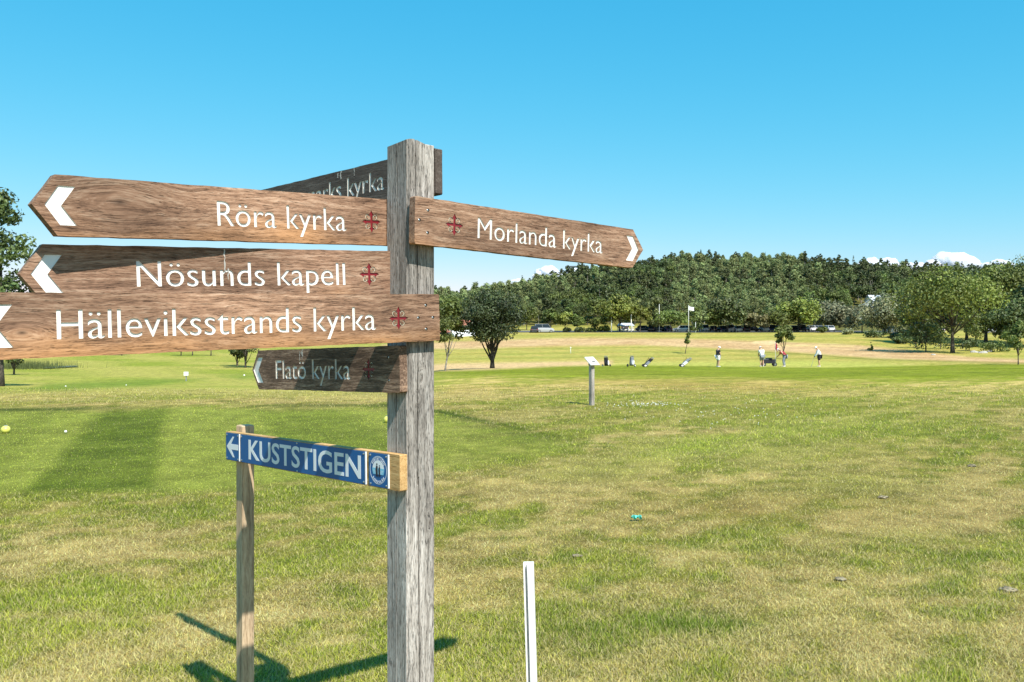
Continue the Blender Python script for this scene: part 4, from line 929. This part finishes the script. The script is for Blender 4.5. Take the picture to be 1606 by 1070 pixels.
# ------------------------------------------------------------------ people
def skin(name, V, E, Rr, mat, parent, sub=1, rootv=0):
    me = bpy.data.meshes.new(name); me.from_pydata(V, E, []); o = bpy.data.objects.new(name, me); COL.objects.link(o)
    md = o.modifiers.new('s', 'SKIN'); sv = me.skin_vertices[0].data
    for i, r in enumerate(Rr): sv[i].radius = (r*1.17, r*1.17); sv[i].use_root = (i == rootv)
    md.use_smooth_shade = True; s2 = o.modifiers.new('d', 'SUBSURF'); s2.levels = sub; s2.render_levels = sub
    bpy.context.view_layer.update()
    m2 = bpy.data.meshes.new_from_object(o.evaluated_get(bpy.context.evaluated_depsgraph_get())); bpy.data.objects.remove(o); bpy.data.meshes.remove(me)
    m2.name = name; m2.materials.clear(); m2.materials.append(mat)
    for p in m2.polygons: p.use_smooth = True
    return link(name, m2, parent)
def person(loc, rz, J, top, bottom, hat, label, long_legs=False, long_sleeves=False):
    r = empty('person', loc, rz); tag(r, label, 'person')
    Vv = [J['pel'], J['waist'], J['chest'], J['neck'], J['jaw'], J['head']]; E = [(0, 1), (1, 2), (2, 3), (3, 4), (4, 5)]; Rr = [.13, .12, .145, .055, .075, .095]
    for s in ('l', 'r'):
        b = len(Vv); Vv += [J['sh'+s], J['el'+s], J['wr'+s], J['ha'+s]]; E += [(2, b), (b, b+1), (b+1, b+2), (b+2, b+3)]; Rr += [.06, .042, .030, .034]
        b = len(Vv); Vv += [J['hi'+s], J['kn'+s], J['an'+s], J['to'+s]]; E += [(0, b), (b, b+1), (b+1, b+2), (b+2, b+3)]; Rr += [.088, .056, .040, .038]
    skin('body', Vv, E, Rr, M['skin'], r)
    Vt = [J['pel'], J['waist'], J['chest'], J['shl'], J['shr']]; Et = [(0, 1), (1, 2), (2, 3), (2, 4)]; Rt = [.155, .148, .172, .082, .082]
    for s in ('l', 'r'):
        a = Vector(J['sh'+s]); e = Vector(J['el'+s]); k = len(Vt)
        Vt.append(tuple(a.lerp(e, .8 if not long_sleeves else 1.0))); Et.append((3 if s == 'l' else 4, k)); Rt.append(.068)
        if long_sleeves: Vt.append(J['wr'+s]); Et.append((k, k+1)); Rt.append(.045)
    skin('shirt', Vt, Et, Rt, top, r, rootv=1)
    Vs = [J['pel']]; Es = []; Rs = [.16]
    for s in ('l', 'r'):
        k = len(Vs); Vs += [J['hi'+s], tuple(Vector(J['hi'+s]).lerp(Vector(J['kn'+s]), .95))]; Es += [(0, k), (k, k+1)]; Rs += [.11, .092]
        if long_legs: Vs.append(J['an'+s]); Es.append((k+1, k+2)); Rs.append(.062)
    skin('trousers' if long_legs else 'shorts', Vs, Es, Rs, bottom, r)
    h = Vector(J['head']); f = (Vector(J['head'])-Vector(J['neck'])).normalized()
    fw = Vector((0, 1, 0)); fw = (fw-f*fw.dot(f)).normalized(); sd = f.cross(fw)
    Rm = Matrix((sd, fw, f)).transposed()
    mb = MB(); vs = []; n = 12
    for i, (rr, zz) in enumerate(((.112, .0), (.108, .05), (.085, .09), (.04, .115), (0.001, .12))):
        vs += [h+Rm @ Vector((rr*math.cos(6.283*k/n), rr*math.sin(6.283*k/n)*1.08, zz)) for k in range(n)]
    mb.add(vs, [(i*n+k, i*n+(k+1) % n, (i+1)*n+(k+1) % n, (i+1)*n+k) for i in range(4) for k in range(n)])
    mb.add([h+Rm @ Vector(v) for v in ((-.075, .09, .01), (.075, .09, .01), (.055, .19, -.005), (-.055, .19, -.005), (-.075, .09, .022), (.075, .09, .022), (.055, .19, .004), (-.055, .19, .004))], [(0, 1, 2, 3), (7, 6, 5, 4), (0, 4, 5, 1), (1, 5, 6, 2), (2, 6, 7, 3), (3, 7, 4, 0)])
    mb.build('cap', hat, r, smooth=True)
    for nm_, off, rad in (('nose', (0, .098, -.03), .016), ('ear', (.094, .0, -.03), .02), ('ear', (-.094, .0, -.03), .02)):
        q = h+Rm @ Vector(off); MB().lathe([(0.001, -rad), (rad, 0), (0.001, rad)], 6, c=tuple(q)).build(nm_, M['skin'], r)
    for s in ('l', 'r'):
        a = Vector(J['ha'+s]); d = (a-Vector(J['wr'+s])).normalized(); sidev = d.cross(Vector((0, 1, .2))).normalized()
        mb = MB()
        for k, ln in enumerate((.070, .080, .075, .060)): 
            o_ = a+sidev*(.024-.016*k); mb.tube([o_, o_+d*ln*.5, o_+d*ln*.75+Vector((0, .02, -.01))], [.010, .009, .007], 5)
        mb.tube([a-sidev*.0+d*-.03, a+sidev*.045+d*.01, a+sidev*.05+d*.04], [.012, .010, .008], 5); mb.build('fingers', M['skin'], r)
        an = Vector(J['an'+s]); to = Vector(J['to'+s])
        MB().tube([an+Vector((0, -.05, -.045)), an+Vector((0, .03, -.04)), to+Vector((0, .03, -.012))], [.042, .05, .032], 8).build('shoe', M['signwhite'], r, smooth=True)
    return r
def stand(bend=0.0, arms=((-.25, .02, .85), (.25, .02, .85)), spread=.10, neckf=.25):
    p = Vector((0, -.10*bend, .95)); ang = bend
    def up(d, x=0, f=0): return (x, p.y+math.sin(ang)*d+math.cos(ang)*f*.0+f, p.z+math.cos(ang)*d)
    J = dict(pel=tuple(p), waist=up(.16), chest=up(.38), neck=up(.55), jaw=up(.60, 0, .03+neckf*.1), head=up(.70, 0, .05+neckf*.2))
    for s, sg, a in (('l', -1, arms[0]), ('r', 1, arms[1])):
        J['sh'+s] = up(.47, sg*.19); sh = Vector(J['sh'+s]); hd = Vector(a); el = sh.lerp(hd, .5)+Vector((sg*.04, -.05, 0)); J['el'+s] = tuple(el)
        wr = el.lerp(hd, .86); J['wr'+s] = tuple(wr); J['ha'+s] = tuple(hd)
        J['hi'+s] = (sg*.095, p.y, .90); J['kn'+s] = (sg*(spread+.01), .03+.05*bend, .50); J['an'+s] = (sg*(spread+.02), -.02, .085); J['to'+s] = (sg*(spread+.04), .13, .045)
    return J
def gp(px, row, dz=76): return at(px, dz)
DG = 76.5
person(at(1126, DG), R(-70), stand(.05, ((-.2, .16, .98), (.2, .16, .98))), M['blackcloth'], M['whitecloth'], M['white'], 'golfer in a black shirt, white shorts and white cap standing on the green')
g2 = person(at(1195, DG), R(8), stand(.35, ((-.10, .55, .85), (.10, .55, .85))), M['whitecloth'], M['greycloth'], M['white'], 'golfer in a white shirt and grey shorts seen from behind beside the black trolley', long_sleeves=False)
g3 = person(at(1230, DG), R(62), stand(.75, ((-.03, .62, .80), (.05, .62, .83)), .14), M['redcloth'], M['greycloth'], M['white'], 'golfer in a red shirt bending over a putter', long_legs=True)
g4 = person(at(1285, DG), R(80), stand(.28, ((-.08, .40, .82), (.08, .40, .82))), M['whitecloth'], M['blackcloth'], M['white'], 'golfer in a long white top and black shorts looking down at the ball', long_sleeves=True)
def putter(loc, rz, hand, lab):
    r = empty('putter', loc, rz); tag(r, lab, 'golf club')
    MB().tube([hand, (hand[0]+.04, hand[1]+.22, .03)], .012, 6).build('shaft', M['steel'], r)
    MB().tube([hand, (hand[0]-.005, hand[1]-.03, hand[2]+.14)], .018, 6).build('grip', M['black'], r)
    MB().box((hand[0]+.02, hand[1]+.22, .022), (.11, .04, .035)).build('head', M['steel'], r)
putter(g3.location, R(62), (.01, .63, .80), 'putter held by the golfer in red')
putter(g4.location, R(80), (.0, .43, .80), 'putter held by the golfer in the long white top')
# golf bags
def golf_bag(loc, rz, body, pocket, lab, tilt=.35, trolley=True):
    r = empty('golf_bag', loc, rz); r.scale = (1.2, 1.2, .82); tag(r, lab, 'golf bag')
    T = Matrix.Rotation(tilt, 3, 'Y')
    def tp(p): return T @ Vector(p)+Vector((0, 0, .12))
    MB().tube([tp((0, 0, .0)), tp((0, 0, .4)), tp((0, 0, .84)), tp((0, 0, .88))], [.14, .15, .145, .16], 12).build('bag', body, r, smooth=True)
    mb = MB(); mb.box(tuple(tp((.0, -.13, .34))), (.20, .12, .42), 0, T); mb.build('pocket', pocket, r)
    mb = MB()
    for k in range(7):
        a = k*.9; q = (.07*math.cos(a), .07*math.sin(a)); e = tp((q[0]*1.3, q[1]*1.3, .98+.03*(k % 3))); mb.tube([tp((q[0], q[1], .8)), e], .008, 5); mb.box(tuple(e), (.09, .05, .05))
    mb.build('clubs', M['steel'], r)
    if trolley:
        for s in (-1, 1):
            w_ = MB().tube([(0, s*.26, .15), (0, s*.30, .15)], .15, 12).build('wheel', M['black'], r); MB().tube([(0, s*.295, .15), (0, s*.31, .15)], .09, 8).build('rim', M['white'], w_)
        MB().tube([(0, -.28, .15), (0, .28, .15)], .015, 6).build('axle', M['steel'], r)
        MB().tube([(0, 0, .15), tp((-.2, 0, .5)), tp((-.22, 0, .8)), tp((-.30, 0, .9))], .016, 6).build('handle', M['black'], r)
golf_bag(at(951, 77), R(100), M['blackcloth'], M['whitecloth'], 'upright black golf bag with white pocket, nearest the info stand', .12)
golf_bag(at(990, 77.5), R(60), M['greycloth'], M['whitecloth'], 'grey golf bag with a pale front, second from the info stand', .15)
golf_bag(at(1011, 77.5), R(5), M['blackcloth'], M['greycloth'], 'dark golf bag lying tilted on its trolley, third from the info stand', .62)
golf_bag(at(1069, 77.5), R(0), M['greycloth'], M['whitecloth'], 'tilted grey and white golf bag below the bent young tree', .7)
tc_ = empty('bag_trolley', at(1206, 78)); tag(tc_, 'low wide black golf trolley standing between the two bent golfers', 'trolley')
MB().box((0, 0, .42), (1.15, .4, .36)).box((0, 0, .64), (.5, .3, .10)).build('black_box', M['blackcloth'], tc_)
for s in (-1, 1):
    for t2 in (-1, 1): w_ = MB().tube([(s*.48, t2*.2, .16), (s*.48, t2*.27, .16)], .16, 12).build('wheel', M['black'], tc_); MB().tube([(s*.48, t2*.265, .16), (s*.48, t2*.28, .16)], .08, 8).build('rim', M['steel'], w_)
MB().tube([(.56, 0, .55), (.60, 0, .95), (.75, 0, 1.0)], .02, 6).build('handle', M['steel'], tc_)
MB().box((-.3, 0, .61), (.45, .34, .02)).build('lid', M['greycloth'], tc_)
# flagstick
fs_ = empty('flagstick', at(1216, 77.2)); tag(fs_, 'thin golf flagstick with a limp dark red flag', 'flagstick')
MB().tube([(0, 0, 0), (0, 0, 2.13)], .014, 6).build('pole', M['white'], fs_)
mb = MB(); vs = []
for i in range(8):
    for j in range(5): vs.append((.0+.05*j+.03*math.sin(i*.9+j), .05*math.sin(j*1.6+i*.5), 2.08-.085*i-.07*j))
mb.add(vs, [(i*5+j, i*5+j+1, (i+1)*5+j+1, (i+1)*5+j) for i in range(7) for j in range(4)]); f_ = mb.build('flag', M['redcloth'], fs_, smooth=True); s_ = f_.modifiers.new('t', 'SOLIDIFY'); s_.thickness = .004
# flag on mast, poles
def mast(px, dist, top_row, name, lab, cat, rad=.06, flag=False):
    p = at(px, dist); h = EYE+(HOR-top_row)/F*dist-p.z; r = empty(name, p); tag(r, lab, cat)
    MB().tube([(0, 0, -.3), (0, 0, h*.5), (0, 0, h)], [rad*1.2, rad, rad*.7], 8).build('pole', M['white'], r, smooth=True)
    MB().lathe([(.001, .10), (.09, .04), (.09, -.04), (.001, -.10)], 8, c=(0, 0, h+.05)).build('finial', M['white'], r, smooth=True)
    if flag:
        mb = MB(); vs = []
        for i in range(9):
            for j in range(6): vs.append((i*.15, .12*math.sin(i*.9+j*.3)*i/8, h-.1-j*.17-.03*i))
        mb.add(vs, [(i*6+j, i*6+j+1, (i+1)*6+j+1, (i+1)*6+j) for i in range(8) for j in range(5)]); f = mb.build('flag', M['whitecloth'], r, smooth=True); md = f.modifiers.new('t', 'SOLIDIFY'); md.thickness = .01
mast(1080, 190, 480, 'flagpole', 'white pole flying a small white flag above the parked cars', 'flagpole', .05, True)
mast(959, 205, 485, 'white_mast', 'tall white post left of the pavilion', 'post', .11)
mast(990, 205, 488, 'white_mast', 'tall white post at the right corner of the pavilion', 'post', .12)
mast(1034, 206, 478, 'white_mast', 'thin white mast by the birch like tree', 'post', .06)
mast(1091, 200, 503, 'white_mast', 'short thin white post right of the flag', 'post', .05)
mast(895, 118, 546, 'course_stake', 'thin stake in the dry grass behind the info stand', 'stake', .03)
# tee sign at left, balls, markers
p = row_at(292, 598); r = empty('tee_sign', p); tag(r, 'small white box sign on a thin post on the left fairway', 'sign'); u1 = p.y/F
MB().box((0, 0, 5.5*u1), (1.4*u1, 1.4*u1, 12*u1)).build('post', M['grey'], r); MB().box((0, 0, 11.5*u1), (6.5*u1, 4*u1, 6*u1)).build('panel', M['white'], r)
def ball_marker(px, row, dpx, mat, lab, cap=True):
    p = row_at(px, row); rr = dpx/2/F*p.y; r = empty('tee_marker', p+Vector((0, 0, rr*.8))); tag(r, lab, 'tee marker')
    prof = [(max(.0005, rr*math.cos(a)), rr*.92*math.sin(a)) for a in np.linspace(-math.pi/2, math.pi/2, 13)]
    MB().lathe(prof, 20).build('ball', mat, r, smooth=True)
    if cap: MB().lathe([(.0005, rr*.96), (rr*.32, rr*.94), (rr*.42, rr*.84)], 16).build('top_plate', M['grey'], r)
    MB().tube([(0, 0, -rr*2), (0, 0, -rr*.8)], rr*.12, 6).build('spike', M['steel'], r)
ball_marker(9, 680, 14, M['yellow'], 'yellow round tee marker with grey top at the left edge')
ball_marker(608, 664, 13, M['yellow'], 'yellow tee marker peeking out behind the left edge of the big post')
ball_marker(103, 607, 2.4, M['white'], 'white tee marker ball on the lower left tee', False)
ball_marker(198, 605, 1.8, M['white'], 'small pale marker ball farther right on the lower tee', False)
ball_marker(383, 590, 2.8, M['white'], 'white tee marker ball left of the Flatö board arrow', False)
p = row_at(103, 681); tag(link('golf_ball', MB().lathe([(max(.0005, .0215*math.cos(a)), .0215*math.sin(a)) for a in np.linspace(-1.57, 1.57, 9)], 12).mesh('golf_ball', [M['white']], True), loc=p+Vector((0, 0, .035))), 'white golf ball lying on the tee', 'golf ball')
# turquoise scrap
p = row_at(998, 818); mb = MB(); vs = []
for i in range(6):
    for j in range(5): vs.append(((i-2.5)*.017, (j-2)*.016, .035+.016*math.sin(i*2.1+j*1.3)+.01*math.cos(j*2.7)))
mb.add(vs, [(i*5+j, i*5+j+1, (i+1)*5+j+1, (i+1)*5+j) for i in range(5) for j in range(4)])
tag(link('paper_scrap', mb.mesh('paper_scrap', [M['turq']]), loc=p), 'crumpled turquoise scrap of paper on the grass', 'litter')
# loose dark clods
for i, (x, y_, s, lab) in enumerate(((905, 875, .022, 'dark soil clod right of the white stake'), (1384, 782, .03, 'grey clod with dry grass in the green patch'), (1525, 733, .035, 'pale clod in the grass at the right'), (1318, 911, .025, 'clod of cut turf below the middle right'), (1580, 928, .035, 'brown clod near the right edge'))):
    p = row_at(x, y_); bm = bmesh.new(); bmesh.ops.create_icosphere(bm, subdivisions=3, radius=1)
    for v in bm.verts:
        k = .2+1.6*float(fbm(v.co.x*3+i*5, v.co.y*3+v.co.z*2, i+3, 3)); v.co = Vector((v.co.x*s*1.5*k, v.co.y*s*k, v.co.z*s*.42*k))
    me = bpy.data.meshes.new('soil_clod'); bm.to_mesh(me); bm.free(); me.materials.append(paint('dry_soil_%s' % 'abcde'[i], (.26, .22, .14), .95, var=.45)); tag(link('soil_clod', me, loc=p+Vector((0, 0, .012))), lab, 'clod')
# clover flowers
g = np.random.default_rng(12); n = 150; pxs = np.concatenate([g.normal(1010, 30, 80), g.normal(1130, 90, 70)]); rws = np.concatenate([g.normal(636, 2.2, 80), g.normal(645, 11, 70)])
ys = EYE*F/(rws-HOR); xs = (pxs-803)/F*ys; zs = H(xs, ys)+.03; s = .010
V = (np.stack([xs, ys, zs], 1)[:, None, :]+np.array([(s, 0, 0), (-s, 0, 0), (0, s, 0), (0, -s, 0), (0, 0, s), (0, 0, -s)])[None]).reshape(-1, 3)
oc = np.array([(0, 2, 4), (2, 1, 4), (1, 3, 4), (3, 0, 4), (2, 0, 5), (1, 2, 5), (3, 1, 5), (0, 3, 5)]); Fq = (np.arange(n)[:, None, None]*6+oc[None]).reshape(-1, 3)
tag(link('clover_flowers', mesh_np('clover_flowers', V, Fq, False, [M['white']])), 'white clover heads scattered in the grass near the info stand', 'flowers', kind='stuff')
# pond and reeds at the left
p = row_at(95, 577); q = [(p.x+1.15*math.cos(a)*(1+.1*math.sin(3*a)), p.y+3.2*math.sin(a), 0) for a in np.linspace(0, 6.283, 29)[:-1]]
mb = MB().add([(a, b, p.z+.10) for a, b, c in q]+[(p.x, p.y, p.z+.10)], [(i, (i+1) % 28, 28) for i in range(28)])
tag(link('pond', mb.mesh('pond', [M['water']])), 'small pond on the left fairway', kind='structure')
p = row_at(42, 578); n = 1600; x = p.x+g.normal(0, 2.2, n); y = p.y+g.normal(0, 1.6, n); z = H(x, y); hh = g.uniform(.5, 1.1, n); a = g.uniform(0, 3.14, n)
V = np.stack([np.stack([x-.02*np.cos(a), y-.02*np.sin(a), z], 1), np.stack([x+.02*np.cos(a), y+.02*np.sin(a), z], 1), np.stack([x+g.normal(0, .12, n), y, z+hh], 1)], 1).reshape(-1, 3)
cc = np.repeat(np.array([[.12, .14, .05]])*g.uniform(.7, 1.4, (n, 1)), 3, 0)
tag(link('reeds', mesh_np('reeds', V, np.arange(3*n).reshape(-1, 3), False, [M['blade']], col=cc)), 'upright reeds beside the small pond', 'reeds', kind='stuff')
# stones by the right grove
for i, (x, y_, s, lab) in enumerate(((1528, 553, .45, 'pale stone left of the pair below the grove'), (1542, 554, .5, 'larger pale stone below the grove'), (1464, 557, .25, 'small white stone at the grove corner'), (1552, 552, .35, 'rightmost pale stone below the grove'), (1404, 533, .4, 'low grey stone under the silvery trees'))):
    p = row_at(x, y_); bm = bmesh.new(); bmesh.ops.create_icosphere(bm, subdivisions=2, radius=s)
    for v in bm.verts: v.co = Vector((v.co.x*1.3, v.co.y, v.co.z*.6))*(.75+.5*float(vnoise(v.co.x*4+i, v.co.y*4+v.co.z*3, i)))
    me = bpy.data.meshes.new('stone'); bm.to_mesh(me); bm.free(); me.materials.append(M['stone']); tag(link('stone', me, loc=p), lab, 'stone')
# ------------------------------------------------------------------ buildings
def house(px, dist, top_row, wm, dm, hw_, rot, wallm, roofm, name, lab, nwin=3, base_dz=0):
    p = at(px, dist); top = EYE+(HOR-top_row)/F*dist; 
    r = empty(name, (p.x, p.y, p.z+base_dz), rot); tag(r, lab, 'building')
    H_ = top-p.z-base_dz; hw2 = H_-hw_
    MB().add([(-wm/2, -dm/2, -1), (wm/2, -dm/2, -1), (wm/2, dm/2, -1), (-wm/2, dm/2, -1), (-wm/2, -dm/2, hw2), (wm/2, -dm/2, hw2), (wm/2, dm/2, hw2), (-wm/2, dm/2, hw2), (-wm/2, 0, H_-.1), (wm/2, 0, H_-.1)],
             [(0, 1, 5, 4), (1, 2, 6, 9, 5), (2, 3, 7, 6), (3, 0, 4, 8, 7)]).build('wall', wallm, r)
    e = .35
    for s in (-1, 1):
        a = [(-wm/2-e, s*(dm/2+e), hw2-.25), (wm/2+e, s*(dm/2+e), hw2-.25), (wm/2+e, 0, H_), (-wm/2-e, 0, H_)]; b = [(x, y, z-.12) for x, y, z in a]
        MB().add(a+b, [(0, 1, 2, 3), (7, 6, 5, 4), (0, 4, 5, 1), (1, 5, 6, 2), (3, 2, 6, 7), (0, 3, 7, 4)]).build('roof', roofm, r)
    for k in range(nwin):
        x = -wm/2+wm*(k+.5)/nwin; f = MB().box((0, 0, 0), (1.1, .08, 1.2)).build('window', M['white'], r, (x, -dm/2-.03, max(.9, hw2*.55))); MB().box((0, -.03, 0), (.9, .05, 1.0)).build('pane', M['glass'], f)
house(716, 215, 502, 11, 8, 2.6, R(-12), M['housewhite'], M['rooftile'], 'house', 'house with a faded red tiled roof between the signpost and the big tree')
house(726, 185, 518, 4.5, 3.5, 1.1, R(25), M['white'], M['white'], 'garden_tent', 'small white gabled tent below the red roofed house', 0)
house(1362, 268, 471, 8, 6, 2.4, R(70), M['housewhite'], M['houseroof'], 'house', 'house with a pale grey gable roof among the trees on the hill', 2)
house(1376, 284, 463, 6, 4, 1.6, R(10), M['housewhite'], M['houseroof'], 'house', 'smaller white roofed house just above the grey gable', 2)
p = at(981, 214); r = empty('pavilion', p); tag(r, 'low white open pavilion under the large pale tree', 'pavilion')
for s in (-1, 1):
    MB().add([(-2, s*1.4, 1.35), (2, s*1.4, 1.35), (1.5, 0, 1.95), (-1.5, 0, 1.95), (-2, s*1.4, 1.25), (2, s*1.4, 1.25), (1.5, 0, 1.85), (-1.5, 0, 1.85)], [(0, 1, 2, 3), (7, 6, 5, 4), (0, 4, 5, 1), (1, 5, 6, 2), (3, 2, 6, 7), (0, 3, 7, 4)]).build('roof', M['houseroof'], r)
for x in (-1.8, -.6, .6, 1.8):
    for y in (-1.2, 1.2): MB().box((x, y, .6), (.12, .12, 1.35)).build('column', M['white'], r)
MB().box((0, -1.2, .35), (3.5, .08, .3)).build('railing', M['white'], r)
p = at(1318, 216); r = empty('club_shed', p); tag(r, 'low white shed behind the sunlit parked cars on the right', 'shed')
# lookout tower on the ridge
D_ = 405; p = at(905, D_); topz = EYE+(HOR-418)/F*D_; r = empty('lookout_tower', (p.x, p.y, topz-9)); tag(r, 'flat roofed lookout shelter on stilts above the forest at the left of the ridge', 'tower')
for x in (-4.2, -1.5, 3.2):
    for y in (-1.5, 1.5): MB().box((x, y, 4.3), (.35, .35, 8.8)).build('pillar', M['towerwood'], r)
MB().box((0, 0, 8.85), (10.5, 4.5, .45)).build('roof', M['towerwood'], r); MB().box((0, 0, 5.6), (9, 4, .3)).build('deck', M['towerwood'], r)
MB().box((0, -1.9, 6.5), (9, .08, .12)).box((0, -1.9, 6.1), (9, .08, .1)).build('railing', M['towerwood'], r)
bpy.data.objects.remove(bpy.data.objects['club_shed'])
# car park strip
mb = MB(); vs = []; xs_ = np.linspace(-38, 92, 66)
for x in xs_:
    for y in (203.5, 216.5): vs.append((x, y, Hs(x, y)+.06))
mb.add(vs, [(2*i, 2*i+2, 2*i+3, 2*i+1) for i in range(65)]); tag(link('car_park', mb.mesh('car_park', [M['asphalt']], True)), 'asphalt strip of the car park', kind='structure')
# ------------------------------------------------------------------ clouds, far beyond the hill
cm, ct, cb2 = new_mat('cloud_white'); cb2.inputs['Base Color'].default_value = (.86, .88, .92, 1); cb2.inputs['Roughness'].default_value = 1; cb2.inputs['Specular IOR Level'].default_value = 0
tr_ = ND(ct, 'ShaderNodeBsdfTransparent'); mx = ND(ct, 'ShaderNodeMixShader'); lw = ND(ct, 'ShaderNodeLayerWeight'); lw.inputs['Blend'].default_value = .35
nz = noise(ct, ND(ct, 'ShaderNodeTexCoord').outputs['Object'], .018, 6, .65)
fa = ramp(ct, mathn(ct, 'ADD', mathn(ct, 'MULTIPLY', lw.outputs['Facing'], 1.0), mathn(ct, 'MULTIPLY', nz, .5)), [(.72, 0.0), (1.15, 1.0)])
ctl = ND(ct, 'ShaderNodeBsdfTranslucent'); ctl.inputs[0].default_value = (.95, .95, .97, 1); cmx = ND(ct, 'ShaderNodeMixShader'); cmx.inputs[0].default_value = .5; ct.links.new(cb2.outputs[0], cmx.inputs[1]); ct.links.new(ctl.outputs[0], cmx.inputs[2])
ct.links.new(fa, mx.inputs[0]); ct.links.new(cmx.outputs[0], mx.inputs[1]); ct.links.new(tr_.outputs[0], mx.inputs[2]); ct.links.new(mx.outputs[0], ct.nodes['Material Output'].inputs['Surface'])
def cloud(px, row, wpx, hpx, seed, lab):
    D = 7000; g = random.Random(seed); bm = bmesh.new(); wd = wpx/F*D; hh = hpx/F*D
    for k in range(16):
        u = g.uniform(-1, 1); rr = hh*g.uniform(.28, .55)*(1.15-abs(u)*.75)
        m_ = Matrix.Translation((u*wd*.45, g.uniform(-.3, .3)*hh, hh*g.uniform(0, .45)*(1-u*u))) @ Matrix.Diagonal((1.35, 1, .85, 1)); bmesh.ops.create_icosphere(bm, subdivisions=4, radius=rr, matrix=m_)
    for v in bm.verts:
        n = (fbm(v.co.x/hh*3+seed, v.co.z/hh*3+v.co.y/hh*2, seed, 4)-.5)*hh*.30; v.co += v.co.normalized()*n
    me = bpy.data.meshes.new('cloud'); bm.to_mesh(me); bm.free(); me.materials.append(cm)
    for p in me.polygons: p.use_smooth = True
    o = link('cloud', me, loc=((px-803)/F*D, D, EYE+(HOR-row)/F*D)); tag(o, lab, kind='structure')
for i, a in enumerate(((1492, 420, 122, 36, 'largest white cloud above the right grove'), (1378, 424, 82, 34, 'white cloud above the middle of the ridge'), (858, 434, 46, 22, 'small cloud over the left ridge'), (812, 446, 30, 12, 'tiny cloud low on the left ridge'), (905, 436, 60, 24, 'cloud behind the lookout shelter'), (1572, 416, 44, 14, 'small cloud at the right edge'), (1425, 424, 70, 14, 'low cloud between the two larger ones'), (968, 416, 36, 10, 'low cloud at the tip of the right pointing board'))):
    cloud(a[0], a[1], a[2], a[3], 11+i, a[4])
